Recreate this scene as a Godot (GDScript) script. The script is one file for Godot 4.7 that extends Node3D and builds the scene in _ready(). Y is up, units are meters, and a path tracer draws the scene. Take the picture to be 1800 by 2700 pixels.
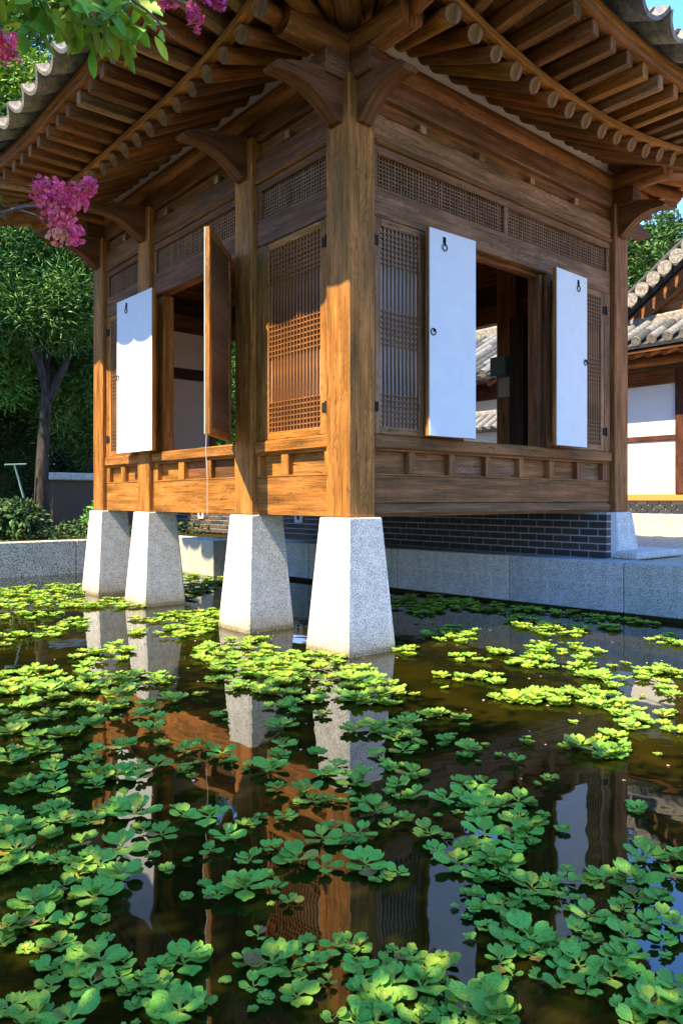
extends Node3D

# A timber pavilion on granite plinths over a lily pond: x runs along its right facade, -z along its left one, y = 0 is the water.
const UP := Vector3.UP
const EAVE_PITCH := 0.245
var rng := RandomNumberGenerator.new()
var M := {}
var cache := {}
var sides := {}
var even := false
var pav: Node3D
const ROSETTES = [
-239,65,15, -241,35,17, -223,54,18, -223,-9,17, -217,22,14, -207,45,15, -219,-41,17, -201,-32,20, -186,-20,19, -175,3,21, -188,71,16, -155,32,19,
-209,86,15, -230,108,13, -243,97,13, -256,104,13, -254,74,14, -250,118,12, -224,116,13, -220,126,11, -209,119,14, -189,107,12, -201,129,8, -152,73,10,
-180,123,13, -138,109,17, -152,131,13, -174,152,16, -178,142,8, -184,171,11, -177,179,13, -148,149,10, -160,171,13, -180,188,10, -270,131,12,
-267,143,13, -256,136,11, -276,158,14, -235,156,18, -236,145,10, -236,178,12, -239,171,9, -223,169,11, -217,176,14, -220,192,14, -229,198,8,
-223,211,10, -209,191,8, -197,193,9, -197,214,13, -212,220,13, -208,229,11, -250,178,16, -260,178,9, -268,173,9, -274,169,11, -281,167,11,
-260,185,13, -257,194,13, -267,186,11, -268,201,14, -264,198,9, -272,189,9, -282,194,14, -279,193,9, -277,209,9, -287,200,11, -283,204,10,
-291,201,11, -294,207,8, -283,217,10, -287,216,6, -281,223,7, -288,225,8, -290,231,7, -278,229,15, -283,237,9, -284,230,8, -274,234,7, -274,243,8,
-278,244,5, -268,241,9, -263,243,14, -271,249,6, -259,242,10, -274,252,7, -272,258,13, -267,258,7, -276,260,8, -299,233,10, -296,240,11, -291,245,12,
-298,241,7, -233,224,17, -241,222,10, -227,237,7, -226,229,8, -251,252,8, -247,257,13, -238,257,6, -245,262,8, -239,264,7, -255,261,7, -255,266,5,
-231,262,9, -248,281,6, -284,256,5, -49,62,20, -62,99,22, -79,96,18, -52,101,15, -90,145,19, -103,138,16, -113,135,16, -62,144,12, -69,143,13,
-60,156,12, -92,174,11, -93,189,13, -101,193,8, -117,172,14, -128,167,9, -135,182,8, -134,193,14, -146,198,12, -148,209,9, -159,187,14, -166,200,10,
-169,210,13, -165,220,8, -185,219,12, -192,220,7, -198,236,13, -197,245,6, -168,234,12, -165,239,6, -131,222,15, -120,219,13, -137,229,12,
-130,236,12, -124,238,12, -146,237,11, -133,245,8, -138,253,11, -155,247,17, -151,255,9, -167,249,10, -176,253,12, -165,258,12, -164,263,10,
-177,262,10, -156,260,8, -66,200,9, -89,210,10, -95,232,8, -52,219,15, -54,229,18, -51,236,12, -53,215,10, -96,269,8, -171,277,12, -169,273,6,
-164,278,6, -168,284,5, -178,278,8, -176,282,5, -190,274,9, -184,277,10, -191,272,5, -189,285,10, -196,281,7, -196,289,11, -192,291,13, -190,296,5,
-197,295,8, -152,288,11, -155,285,7, -145,291,10, -145,294,14, -129,289,13, -120,295,9, -149,303,8, -154,299,10, -161,299,8, -171,295,10, -171,290,5,
-170,300,7, -179,297,8, -173,306,9, -163,306,9, -157,308,8, -158,313,10, -167,313,7, -132,299,10, -188,301,9, -192,305,11, -196,302,6, -201,306,10,
-198,311,7, -203,301,6, -183,310,10, -190,312,9, -186,316,8, -180,310,11, -232,271,9, -234,275,7, -228,263,9, -227,266,8, -220,277,8, -220,283,11,
-226,286,13, -216,283,8, -222,289,6, -229,280,8, -231,281,5, -237,281,12, -237,285,10, -245,285,9, -242,288,10, -235,294,9, -233,297,6, -219,298,13,
-224,297,9, -221,303,11, -216,295,7, -229,295,5, -218,304,6, -226,303,7, -193,323,14, -193,327,13, -186,326,10, -201,324,8, -197,318,5, -229,291,5,]
const PATCHES = [
-51,-508,62,74,100, -95,-416,56,39,100, -27,-359,51,46,100, -121,-333,29,26,60, -114,-249,23,31,80, 112,-422,27,124,90, 181,-571,26,62,90,
6,-212,20,51,80, -162,-211,26,29,80, -139,-109,20,40,100, -25,-235,33,30,100, -29,-178,23,40,90, -60,-158,36,24,90, -52,-58,38,55,100,
-64,23,49,64,100, -60,88,20,34,100, -77,2,28,48,100, -103,83,24,24,90, -200,-76,24,28,100, -177,-36,39,31,100, -147,-23,24,20,100, 259,-152,58,49,100,
268,-87,54,44,100, 306,-18,57,35,90, 298,56,52,29,100, 201,-117,26,47,100, 115,-4,23,39,90, 43,16,10,28,100, 202,13,21,56,100, 202,44,15,37,90,
230,62,19,21,90, 219,123,10,21,90, 229,130,7,32,90, 70,79,40,23,85, 124,95,27,31,85, 69,105,15,23,90, 79,138,14,22,90, 6,100,15,10,90, 18,116,8,16,90,
105,166,19,31,90, 71,161,11,20,90, -5,149,15,16,90, 18,162,15,20,100, 35,177,10,17,100, 68,205,5,17,100, -6,164,13,21,100, 11,174,12,19,100,
29,183,12,23,100, 18,202,10,16,100, -4,217,6,14,100, -1,233,8,18,100, 26,220,6,9,90, -40,221,13,13,100, -214,9,39,31,50, -238,56,22,24,50,
-225,100,27,20,40, -251,119,21,18,40, -178,42,20,20,50, -270,150,13,12,35, -188,103,14,14,35, -246,158,16,13,30, -114,150,16,16,40, -163,178,15,13,35,
-132,231,18,17,30, -156,255,17,15,30,]

# ------------------------------------------------------------------ mesh builder
class MB:
	var v := PackedVector3Array()
	var n := PackedVector3Array()
	var t := PackedVector2Array()
	var c := PackedColorArray()
	var tint := Color(1, 1, 1)
	var xf := Transform3D()
	func tri(a: Vector3, b: Vector3, d: Vector3, ua := Vector2(), ub := Vector2(), ud := Vector2(), na := Vector3(), nb := Vector3(), nd := Vector3()) -> void:
		a = xf * a; b = xf * b; d = xf * d
		var f := (b - a).cross(d - a)
		if f.length_squared() < 1e-16:
			return
		f = f.normalized()
		v.append(a); v.append(d); v.append(b)
		n.append(f if na == Vector3() else (xf.basis * na).normalized())
		n.append(f if nd == Vector3() else (xf.basis * nd).normalized())
		n.append(f if nb == Vector3() else (xf.basis * nb).normalized())
		t.append(ua); t.append(ud); t.append(ub)
		for k in 3:
			c.append(tint)
	func quad(a: Vector3, b: Vector3, d: Vector3, e: Vector3, ua := Vector2(), ub := Vector2(), ud := Vector2(), ue := Vector2()) -> void:
		tri(a, b, d, ua, ub, ud)
		tri(a, d, e, ua, ud, ue)
	# a box centred on p; ch bevels its edges; the grain (v of the uv) runs along its longest side
	func box(p: Vector3, s: Vector3, ch := 0.0, off := Vector2(), grain := -1) -> void:
		if grain < 0:
			grain = s.max_axis_index()
		var h := s / 2.0
		ch = minf(ch, minf(h.x, minf(h.y, h.z)) * 0.8)
		for ax in 3:
			for sg in [-1.0, 1.0]:
				var b1: int = (ax + 1) % 3
				var b2: int = (ax + 2) % 3
				var q := []
				for k in [[-1, -1], [1, -1], [1, 1], [-1, 1]]:
					var w := Vector3()
					w[ax] = sg * h[ax]
					w[b1] = k[0] * (h[b1] - ch)
					w[b2] = k[1] * (h[b2] - ch)
					q.append(w)
				if sg < 0:
					q.reverse()
				var g := grain if grain != ax else b2
				var o: int = b1 if g == b2 else b2
				var uv := []
				for w in q:
					uv.append(Vector2(w[o] + off.x + 0.37 * ax + 0.13 * sg, w[g] + off.y + 0.21 * sg))
				quad(p + q[0], p + q[1], p + q[2], p + q[3], uv[0], uv[1], uv[2], uv[3])
		if ch <= 0:
			return
		for ax in 3:
			var b1: int = (ax + 1) % 3
			var b2: int = (ax + 2) % 3
			for s1 in [-1.0, 1.0]:
				for s2 in [-1.0, 1.0]:
					var a := Vector3()
					a[ax] = -(h[ax] - ch); a[b1] = s1 * h[b1]; a[b2] = s2 * (h[b2] - ch)
					var b := Vector3()
					b[ax] = -(h[ax] - ch); b[b1] = s1 * (h[b1] - ch); b[b2] = s2 * h[b2]
					var a2 := a
					a2[ax] = -a[ax]
					var b3 := b
					b3[ax] = -b[ax]
					if s1 * s2 > 0:
						quad(p + a, p + b, p + b3, p + a2, Vector2(off.x, a[ax] + off.y), Vector2(off.x + ch, a[ax] + off.y), Vector2(off.x + ch, a2[ax] + off.y), Vector2(off.x, a2[ax] + off.y))
					else:
						quad(p + b, p + a, p + a2, p + b3, Vector2(off.x, a[ax] + off.y), Vector2(off.x + ch, a[ax] + off.y), Vector2(off.x + ch, a2[ax] + off.y), Vector2(off.x, a2[ax] + off.y))
		for sx in [-1.0, 1.0]:
			for sy in [-1.0, 1.0]:
				for sz in [-1.0, 1.0]:
					var a := Vector3(sx * h.x, sy * (h.y - ch), sz * (h.z - ch))
					var b := Vector3(sx * (h.x - ch), sy * h.y, sz * (h.z - ch))
					var d := Vector3(sx * (h.x - ch), sy * (h.y - ch), sz * h.z)
					if sx * sy * sz > 0:
						tri(p + a, p + b, p + d)
					else:
						tri(p + a, p + d, p + b)
	# a tube through points with a radius at each
	func tube(ps: Array, rs: Array, k := 8, caps := true, off := Vector2()) -> void:
		var rings := []
		var along := 0.0
		var lens := []
		for i in ps.size():
			var d: Vector3 = (ps[mini(i + 1, ps.size() - 1)] - ps[maxi(i - 1, 0)]).normalized()
			var x := d.cross(Vector3.UP if absf(d.y) < 0.95 else Vector3.RIGHT).normalized()
			var y := d.cross(x).normalized()
			var ring := []
			for j in k + 1:
				var a := TAU * j / k
				ring.append(x * cos(a) + y * sin(a))
			if i > 0:
				along += (ps[i] - ps[i - 1]).length()
			lens.append(along)
			rings.append(ring)
		for i in ps.size() - 1:
			for j in k:
				var a: Vector3 = ps[i] + rings[i][j] * rs[i]
				var b: Vector3 = ps[i] + rings[i][j + 1] * rs[i]
				var d: Vector3 = ps[i + 1] + rings[i + 1][j + 1] * rs[i + 1]
				var e: Vector3 = ps[i + 1] + rings[i + 1][j] * rs[i + 1]
				var u0: float = TAU * rs[i] * j / k + off.x
				var u1: float = TAU * rs[i] * (j + 1) / k + off.x
				tri(a, b, d, Vector2(u0, lens[i] + off.y), Vector2(u1, lens[i] + off.y), Vector2(u1, lens[i + 1] + off.y), rings[i][j], rings[i][j + 1], rings[i + 1][j + 1])
				tri(a, d, e, Vector2(u0, lens[i] + off.y), Vector2(u1, lens[i + 1] + off.y), Vector2(u0, lens[i + 1] + off.y), rings[i][j], rings[i + 1][j + 1], rings[i + 1][j])
		if caps:
			disc(ps[0], rings[0], rs[0], true)
			disc(ps[-1], rings[-1], rs[-1], false)
	func disc(p: Vector3, ring: Array, r: float, back: bool) -> void:
		for j in ring.size() - 1:
			var a: Vector3 = p + ring[j] * r
			var b: Vector3 = p + ring[j + 1] * r
			var u := Vector2(0.5, 0.5)
			if back:
				tri(p, b, a, u, u + Vector2(ring[j + 1].x, ring[j + 1].y) * 0.05, u + Vector2(ring[j].x, ring[j].y) * 0.05)
			else:
				tri(p, a, b, u, u + Vector2(ring[j].x, ring[j].y) * 0.05, u + Vector2(ring[j + 1].x, ring[j + 1].y) * 0.05)
	# a convex-ish outline in the xy plane given thickness along z
	func prism(outline: PackedVector2Array, z0: float, z1: float) -> void:
		if Geometry2D.is_polygon_clockwise(outline):
			outline.reverse()
		var ids := Geometry2D.triangulate_polygon(outline)
		for i in range(0, ids.size(), 3):
			var a := outline[ids[i]]
			var b := outline[ids[i + 1]]
			var d := outline[ids[i + 2]]
			if (b - a).cross(d - a) < 0:
				var s := b
				b = d
				d = s
			tri(Vector3(a.x, a.y, z1), Vector3(b.x, b.y, z1), Vector3(d.x, d.y, z1), Vector2(a.y, a.x), Vector2(b.y, b.x), Vector2(d.y, d.x))
			tri(Vector3(a.x, a.y, z0), Vector3(d.x, d.y, z0), Vector3(b.x, b.y, z0), Vector2(a.y, a.x), Vector2(d.y, d.x), Vector2(b.y, b.x))
		var run := 0.0
		for i in outline.size():
			var a := outline[i]
			var b := outline[(i + 1) % outline.size()]
			var l := (b - a).length()
			quad(Vector3(a.x, a.y, z0), Vector3(b.x, b.y, z0), Vector3(b.x, b.y, z1), Vector3(a.x, a.y, z1), Vector2(z0, run), Vector2(z0, run + l), Vector2(z1, run + l), Vector2(z1, run))
			run += l
	# a bent sheet: a grid of points with smooth normals
	func sheet(g: Array, uvs := 1.0, flip := false) -> void:
		var rows := g.size()
		var cols: int = g[0].size()
		var nr := []
		for i in rows:
			var line := []
			for j in cols:
				var du: Vector3 = g[mini(i + 1, rows - 1)][j] - g[maxi(i - 1, 0)][j]
				var dv: Vector3 = g[i][mini(j + 1, cols - 1)] - g[i][maxi(j - 1, 0)]
				var q := du.cross(dv)
				line.append((q if q.length() > 1e-12 else Vector3.UP).normalized() * (-1.0 if flip else 1.0))
			nr.append(line)
		for i in rows - 1:
			for j in cols - 1:
				var a: Vector3 = g[i][j]
				var b: Vector3 = g[i + 1][j]
				var d: Vector3 = g[i + 1][j + 1]
				var e: Vector3 = g[i][j + 1]
				var ua := Vector2(j, i) * uvs
				var ub := Vector2(j, i + 1) * uvs
				var ud := Vector2(j + 1, i + 1) * uvs
				var ue := Vector2(j + 1, i) * uvs
				if flip:
					tri(a, e, d, ua, ue, ud, nr[i][j], nr[i][j + 1], nr[i + 1][j + 1])
					tri(a, d, b, ua, ud, ub, nr[i][j], nr[i + 1][j + 1], nr[i + 1][j])
				else:
					tri(a, b, d, ua, ub, ud, nr[i][j], nr[i + 1][j], nr[i + 1][j + 1])
					tri(a, d, e, ua, ud, ue, nr[i][j], nr[i + 1][j + 1], nr[i][j + 1])
	func done() -> ArrayMesh:
		var arr := []
		arr.resize(Mesh.ARRAY_MAX)
		arr[Mesh.ARRAY_VERTEX] = v
		arr[Mesh.ARRAY_NORMAL] = n
		arr[Mesh.ARRAY_TEX_UV] = t
		arr[Mesh.ARRAY_COLOR] = c
		# tangents keep the grain's normal map straight
		var tg := PackedFloat32Array()
		for i in range(0, v.size(), 3):
			var e1 := v[i + 1] - v[i]
			var e2 := v[i + 2] - v[i]
			var d1 := t[i + 1] - t[i]
			var d2 := t[i + 2] - t[i]
			var den := d1.x * d2.y - d2.x * d1.y
			var tv := Vector3.RIGHT
			if absf(den) > 1e-12:
				tv = (e1 * d2.y - e2 * d1.y) / den
				tv = tv.normalized() if tv.length() > 1e-9 else Vector3.RIGHT
			for k in 3:
				tg.append(tv.x); tg.append(tv.y); tg.append(tv.z); tg.append(1.0)
		arr[Mesh.ARRAY_TANGENT] = tg
		var m := ArrayMesh.new()
		m.add_surface_from_arrays(Mesh.PRIMITIVE_TRIANGLES, arr)
		return m

# ------------------------------------------------------------------ naming
func part(called: String, mesh: Mesh, mat: Material, parent: Node, xf := Transform3D()) -> MeshInstance3D:
	var o := MeshInstance3D.new()
	o.name = called
	o.mesh = mesh
	o.material_override = mat
	o.transform = xf
	parent.add_child(o, true)
	return o

func thing(called: String, label: String, category: String, at := Vector3.ZERO, group := "") -> Node3D:
	var o := Node3D.new()
	o.name = called
	o.position = at
	add_child(o, true)
	o.set_meta("label", label)
	o.set_meta("category", category)
	if group != "":
		o.set_meta("group", group)
	return o

func struct(called: String, mesh: Mesh, mat: Material) -> MeshInstance3D:
	var o := part(called, mesh, mat, self)
	o.set_meta("kind", "structure")
	return o

func stuff(o: Node) -> Node:
	o.set_meta("kind", "stuff")
	return o

func off() -> Vector2:
	return Vector2(rng.randf() * 3.0, rng.randf() * 5.0)

func tone() -> Color:
	if even:
		return Color(1, 1, 1) * rng.randf_range(0.92, 1.0)
	var k := rng.randf_range(0.66, 1.0)
	var grey := rng.randf() * rng.randf()
	return Color(k, k * rng.randf_range(0.94, 1.03) * (1.0 + 0.18 * grey), k * rng.randf_range(0.86, 1.08) * (1.0 + 0.3 * grey))

func box_part(called: String, parent: Node, p: Vector3, s: Vector3, mat: Material, ch := 0.0, basis := Basis(), grain := -1) -> MeshInstance3D:
	var m := MB.new()
	m.tint = tone()
	m.box(Vector3.ZERO, s, ch, off(), grain)
	return part(called, m.done(), mat, parent, Transform3D(basis, p))

func many(called: String, mesh: Mesh, mat: Material, parent: Node, xfs: Array, cols := []) -> MultiMeshInstance3D:
	var mm := MultiMesh.new()
	mm.transform_format = MultiMesh.TRANSFORM_3D
	mm.use_colors = not cols.is_empty()
	mm.mesh = mesh
	mm.instance_count = xfs.size()
	for i in xfs.size():
		mm.set_instance_transform(i, xfs[i])
		if cols:
			mm.set_instance_color(i, cols[i])
	var o := MultiMeshInstance3D.new()
	o.name = called
	o.multimesh = mm
	o.material_override = mat
	parent.add_child(o, true)
	stuff(o)
	return o

# ------------------------------------------------------------------ materials
func lin(r: float, g: float, b: float) -> Color:
	return Color(r, g, b).linear_to_srgb()

func noise_bytes(w: int, h: int, sd: int, freq: float, oct := 3, kind := FastNoiseLite.TYPE_SIMPLEX_SMOOTH, sx := 1, sy := 1) -> PackedByteArray:
	var f := FastNoiseLite.new()
	f.seed = sd
	f.frequency = freq
	f.noise_type = kind
	f.fractal_octaves = oct
	var im := f.get_seamless_image(w / sx, h / sy)
	im.convert(Image.FORMAT_L8)
	if sx > 1 or sy > 1:
		im.resize(w, h, Image.INTERPOLATE_CUBIC)
	return im.get_data()

func image_from(w: int, h: int, f: Callable) -> Image:
	var d := PackedByteArray()
	d.resize(w * h * 3)
	for i in w * h:
		var q: Color = f.call(i)
		d[i * 3] = clampi(int(q.r * 255.0), 0, 255)
		d[i * 3 + 1] = clampi(int(q.g * 255.0), 0, 255)
		d[i * 3 + 2] = clampi(int(q.b * 255.0), 0, 255)
	return Image.create_from_data(w, h, false, Image.FORMAT_RGB8, d)

func tex(im: Image) -> ImageTexture:
	im.generate_mipmaps()
	return ImageTexture.create_from_image(im)

func mat(col: Color, rough := 0.8, spec := 0.4) -> StandardMaterial3D:
	var m := StandardMaterial3D.new()
	m.albedo_color = col
	m.roughness = rough
	m.metallic_specular = spec
	return m

func make_materials() -> void:
	# wood grain: fine streaks, broad bands, dark checks and a few weathered patches
	var w := 512
	var h := 1024
	var fine := noise_bytes(w, h, 3, 0.06, 3, FastNoiseLite.TYPE_SIMPLEX_SMOOTH, 1, 16)
	var band := noise_bytes(w, h, 9, 0.014, 3, FastNoiseLite.TYPE_SIMPLEX_SMOOTH, 1, 8)
	var patch := noise_bytes(w, h, 21, 0.012, 4, FastNoiseLite.TYPE_SIMPLEX_SMOOTH, 2, 4)
	var crack := noise_bytes(w, h, 33, 0.035, 2, FastNoiseLite.TYPE_SIMPLEX_SMOOTH, 1, 16)
	var rings := noise_bytes(w, h, 41, 0.006, 2, FastNoiseLite.TYPE_SIMPLEX_SMOOTH, 1, 4)
	var height := PackedByteArray()
	height.resize(w * h)
	var wood := image_from(w, h, func(i: int) -> Color:
		var a := fine[i] / 255.0
		var b := band[i] / 255.0
		var p := patch[i] / 255.0
		var k := 1.0 - smoothstep(0.0, 0.035, absf(crack[i] / 255.0 - 0.5) + (0.05 if p < 0.5 else 0.0))
		var r := 0.5 + 0.5 * sin(rings[i] / 255.0 * 90.0)
		var f := 0.54 + 0.24 * a + 0.30 * (b - 0.5) + 0.10 * r + 0.26 * (p - 0.5)
		f *= 1.0 - 0.5 * k
		height[i] = clampi(int(255.0 * (0.35 + 0.4 * a + 0.2 * r - 0.4 * k)), 0, 255)
		f = clampf(f, 0.12, 1.0)
		return Color(f, f * (0.97 - 0.05 * (b - 0.5)), f * (0.95 + 0.25 * (p - 0.5))))
	var wood_tex := tex(wood)
	var hi := Image.create_from_data(w, h, false, Image.FORMAT_L8, height)
	hi.convert(Image.FORMAT_RGB8)
	hi.bump_map_to_normal_map(3.0)
	var wood_n := tex(hi)
	var woods := {
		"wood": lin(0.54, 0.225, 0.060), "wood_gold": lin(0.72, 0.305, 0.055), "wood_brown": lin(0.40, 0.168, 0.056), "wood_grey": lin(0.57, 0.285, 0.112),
		"wood_dark": lin(0.15, 0.075, 0.035), "wood_red": lin(0.64, 0.215, 0.042), "wood_pale": lin(0.74, 0.43, 0.19), "bar": lin(0.52, 0.285, 0.13)}
	for k in woods:
		var m := mat(woods[k], 0.62, 0.35)
		m.albedo_texture = wood_tex
		m.normal_enabled = true
		m.normal_texture = wood_n
		m.normal_scale = 0.8
		m.uv1_scale = Vector3(1.9, 0.48, 1)
		m.vertex_color_use_as_albedo = true
		M[k] = m
	M["end"] = mat(lin(0.48, 0.27, 0.13), 0.8, 0.2)
	M["end"].albedo_texture = wood_tex
	M["end"].uv1_scale = Vector3(3, 1.0, 1)
	# granite: salt and pepper
	var g1 := noise_bytes(512, 512, 5, 0.13, 2)
	var g2 := noise_bytes(512, 512, 6, 0.32, 1, FastNoiseLite.TYPE_VALUE)
	var g3 := noise_bytes(512, 512, 7, 0.010, 4)
	var gran := image_from(512, 512, func(i: int) -> Color:
		var a := g1[i] / 255.0
		var b := g2[i] / 255.0
		var f := 0.93 + 0.14 * (g3[i] / 255.0 - 0.5)
		if a < 0.44: f -= 0.42 * (1.0 - smoothstep(0.26, 0.44, a))
		if b < 0.36: f -= 0.30
		if a > 0.62: f += 0.08
		return Color(f, f * 0.985, f * 0.955))
	var gt := tex(gran)
	for k in [["granite", lin(0.92, 0.90, 0.86), 1.7], ["granite_kerb", lin(0.86, 0.86, 0.84), 1.5], ["concrete", lin(0.74, 0.74, 0.73), 0.7]]:
		var m := mat(k[1], 0.75, 0.35)
		m.albedo_texture = gt
		m.uv1_triplanar = true
		m.uv1_world_triplanar = true
		m.uv1_scale = Vector3.ONE * k[2]
		M[k[0]] = m
	for k in ["granite", "granite_kerb", "concrete"]:
		M[k].vertex_color_use_as_albedo = true
	# fired clay tiles with pale lichen
	var t1 := noise_bytes(512, 512, 15, 0.02, 4)
	var t2 := noise_bytes(512, 512, 16, 0.09, 3)
	var clay := image_from(512, 512, func(i: int) -> Color:
		var a := t1[i] / 255.0
		var b := t2[i] / 255.0
		var f := 0.58 + 0.35 * (a - 0.5) + 0.35 * (b - 0.5)
		var l := smoothstep(0.58, 0.70, b) * smoothstep(0.42, 0.6, a)
		return Color(f, f, f * 1.0).lerp(Color(0.82, 0.80, 0.68), l * 0.75))
	var ct := tex(clay)
	for k in [["tile", lin(0.24, 0.24, 0.24)], ["tile_light", lin(0.62, 0.60, 0.57)], ["tile_pale", lin(0.80, 0.72, 0.60)]]:
		var m := mat(k[1], 0.75, 0.3)
		m.albedo_texture = ct
		m.uv1_triplanar = true
		m.uv1_world_triplanar = true
		m.uv1_scale = Vector3.ONE * 1.1
		M[k[0]] = m
	M["mortar"] = mat(lin(0.60, 0.56, 0.50), 0.9, 0.2)
	M["brick"] = mat(lin(0.026, 0.027, 0.033), 0.55, 0.45)
	M["brick_b"] = mat(lin(0.045, 0.043, 0.045), 0.6, 0.4)
	M["brick_c"] = mat(lin(0.11, 0.075, 0.055), 0.7, 0.35)
	M["joint"] = mat(lin(0.36, 0.36, 0.36), 0.9, 0.2)
	# paper and plaster
	var p1 := noise_bytes(256, 256, 25, 0.02, 4)
	var pap := image_from(256, 256, func(i: int) -> Color:
		var f := 0.97 + 0.03 * (p1[i] / 255.0 - 0.5)
		return Color(f, f, f))
	var pt := tex(pap)
	var pb := Image.create_from_data(256, 256, false, Image.FORMAT_L8, p1)
	pb.convert(Image.FORMAT_RGB8)
	pb.bump_map_to_normal_map(6.0)
	var pn := tex(pb)
	for k in [["paper", lin(0.80, 0.80, 0.78)], ["plaster", lin(0.70, 0.60, 0.50)], ["white_wall", lin(0.80, 0.79, 0.76)], ["hanji", lin(0.58, 0.57, 0.56)], ["wall_paper", lin(0.82, 0.67, 0.54)]]:
		var m := mat(k[1], 0.9, 0.15)
		m.albedo_texture = pt
		m.uv1_triplanar = true
		m.uv1_scale = Vector3.ONE * 0.8
		m.normal_enabled = true
		m.normal_texture = pn
		m.normal_scale = 0.08
		M[k[0]] = m
	M["iron"] = mat(lin(0.018, 0.017, 0.018), 0.75, 0.3)
	# ground
	var e1 := noise_bytes(512, 512, 35, 0.05, 5)
	var soil := image_from(512, 512, func(i: int) -> Color:
		var a := e1[i] / 255.0
		return Color(0.4, 0.42, 0.3).lerp(Color(0.75, 0.68, 0.5), a))
	var st := tex(soil)
	var sandy := image_from(512, 512, func(i: int) -> Color:
		var f := 0.86 + 0.3 * (e1[i] / 255.0 - 0.5)
		return Color(f, f * 0.98, f * 0.95))
	for k in [["soil", lin(0.11, 0.10, 0.06), st, 0.6], ["sand", lin(0.66, 0.57, 0.44), tex(sandy), 0.35]]:
		var m := mat(k[1], 0.95, 0.15)
		m.albedo_texture = k[2]
		m.uv1_triplanar = true
		m.uv1_world_triplanar = true
		m.uv1_scale = Vector3.ONE * k[3]
		M[k[0]] = m
	# murky pond water: silt in cloudy drifts under a near still surface
	var s1 := noise_bytes(1024, 1024, 45, 0.006, 5)
	var s2 := noise_bytes(1024, 1024, 46, 0.02, 4)
	var silt := image_from(1024, 1024, func(i: int) -> Color:
		var a := smoothstep(0.30, 0.75, s1[i] / 255.0 * 0.7 + s2[i] / 255.0 * 0.3)
		return Color(0.30, 0.33, 0.20).lerp(Color(0.50, 0.46, 0.22), a))
	var rip := Image.create_from_data(1024, 1024, false, Image.FORMAT_L8, noise_bytes(1024, 1024, 47, 0.012, 3))
	rip.convert(Image.FORMAT_RGB8)
	rip.bump_map_to_normal_map(4.0)
	var wm := mat(lin(0.108, 0.102, 0.037), 0.02, 1.0)
	wm.albedo_texture = tex(silt)
	wm.normal_enabled = true
	wm.normal_texture = tex(rip)
	wm.normal_scale = 0.05
	wm.uv1_scale = Vector3(0.21, 0.21, 1)
	M["water"] = wm
	# leaves
	for k in [["pad", Color(1, 1, 1), 0.5, 0.32, 0.5], ["leaf", Color(1, 1, 1), 0.55, 0.4, 0.5], ["petal", Color(1, 1, 1), 0.7, 0.2, 0.7]]:
		var m := mat(k[1], k[2], k[3])
		m.vertex_color_use_as_albedo = true
		m.cull_mode = BaseMaterial3D.CULL_DISABLED
		m.backlight_enabled = true
		m.backlight = Color(k[4], k[4], k[4] * 0.6)
		M[k[0]] = m
	# veins and small brown flecks for eight different pads
	var v1 := noise_bytes(512, 512, 55, 0.05, 3)
	var v2 := noise_bytes(512, 512, 56, 0.012, 3)
	var vein := image_from(512, 512, func(i: int) -> Color:
		var u := fmod(i % 512, 128) / 128.0
		var f := 0.90 + 0.10 * absf(sin(u * PI * 7.0)) + 0.16 * (v2[i] / 255.0 - 0.5)
		var s := smoothstep(0.70, 0.80, v1[i] / 255.0)
		return Color(f, f, f * 0.97).lerp(Color(0.62, 0.42, 0.25), s * 0.8))
	M["pad"].albedo_texture = tex(vein)
	M["bark"] = mat(lin(0.30, 0.26, 0.21), 0.9, 0.2)
	M["bark"].albedo_texture = wood_tex
	M["bark"].normal_enabled = true
	M["bark"].normal_texture = wood_n
	M["bark"].uv1_scale = Vector3(2, 1, 1)
	M["bark_dark"] = M["bark"].duplicate()
	M["bark_dark"].albedo_color = lin(0.13, 0.115, 0.10)
	M["cable"] = mat(lin(0.04, 0.04, 0.05), 0.6, 0.3)
	M["green_box"] = mat(lin(0.10, 0.15, 0.11), 0.5, 0.4)
	M["notice"] = mat(lin(0.42, 0.35, 0.26), 0.8, 0.2)
	M["stake"] = mat(lin(0.22, 0.34, 0.28), 0.6, 0.3)
	M["cord"] = mat(lin(0.70, 0.66, 0.58), 0.8, 0.2)
	M["frame_red"] = mat(lin(0.16, 0.06, 0.035), 0.7, 0.3)
	M["frame_red"].albedo_texture = wood_tex
	M["ochre"] = mat(lin(0.46, 0.23, 0.06), 0.7, 0.3)
	M["lamp_white"] = mat(lin(0.7, 0.7, 0.72), 0.5, 0.3)

# ------------------------------------------------------------------ the pavilion's four sides
func make_sides() -> void:
	sides = {
		"right": {org = Vector3(0, 0, 0), along = Vector3(1, 0, 0), out = Vector3(0, 0, 1), len = 3.94},
		"left": {org = Vector3(0, 0, -4.71), along = Vector3(0, 0, 1), out = Vector3(-1, 0, 0), len = 4.71, bend = 3.4},
		"back": {org = Vector3(3.94, 0, -4.71), along = Vector3(-1, 0, 0), out = Vector3(0, 0, -1), len = 3.94},
		"east": {org = Vector3(3.94, 0, 0), along = Vector3(0, 0, -1), out = Vector3(1, 0, 0), len = 4.71}}

func at(S: Dictionary, s: float, o: float, y: float) -> Vector3:
	return S.org + S.along * s + S.out * o + Vector3(0, y, 0)

func frame(S: Dictionary) -> Basis:
	return Basis(S.along, UP, S.out)

# how far towards a corner: 0 in the middle of a side, about 1 at its corners
func lift(S: Dictionary, s: float) -> float:
	var d: float = (s - S.len / 2.0) / (S.len / 2.0 + 0.75)
	return minf(pow(absf(d), S.get("bend", 2.0)), 1.6)

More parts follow.
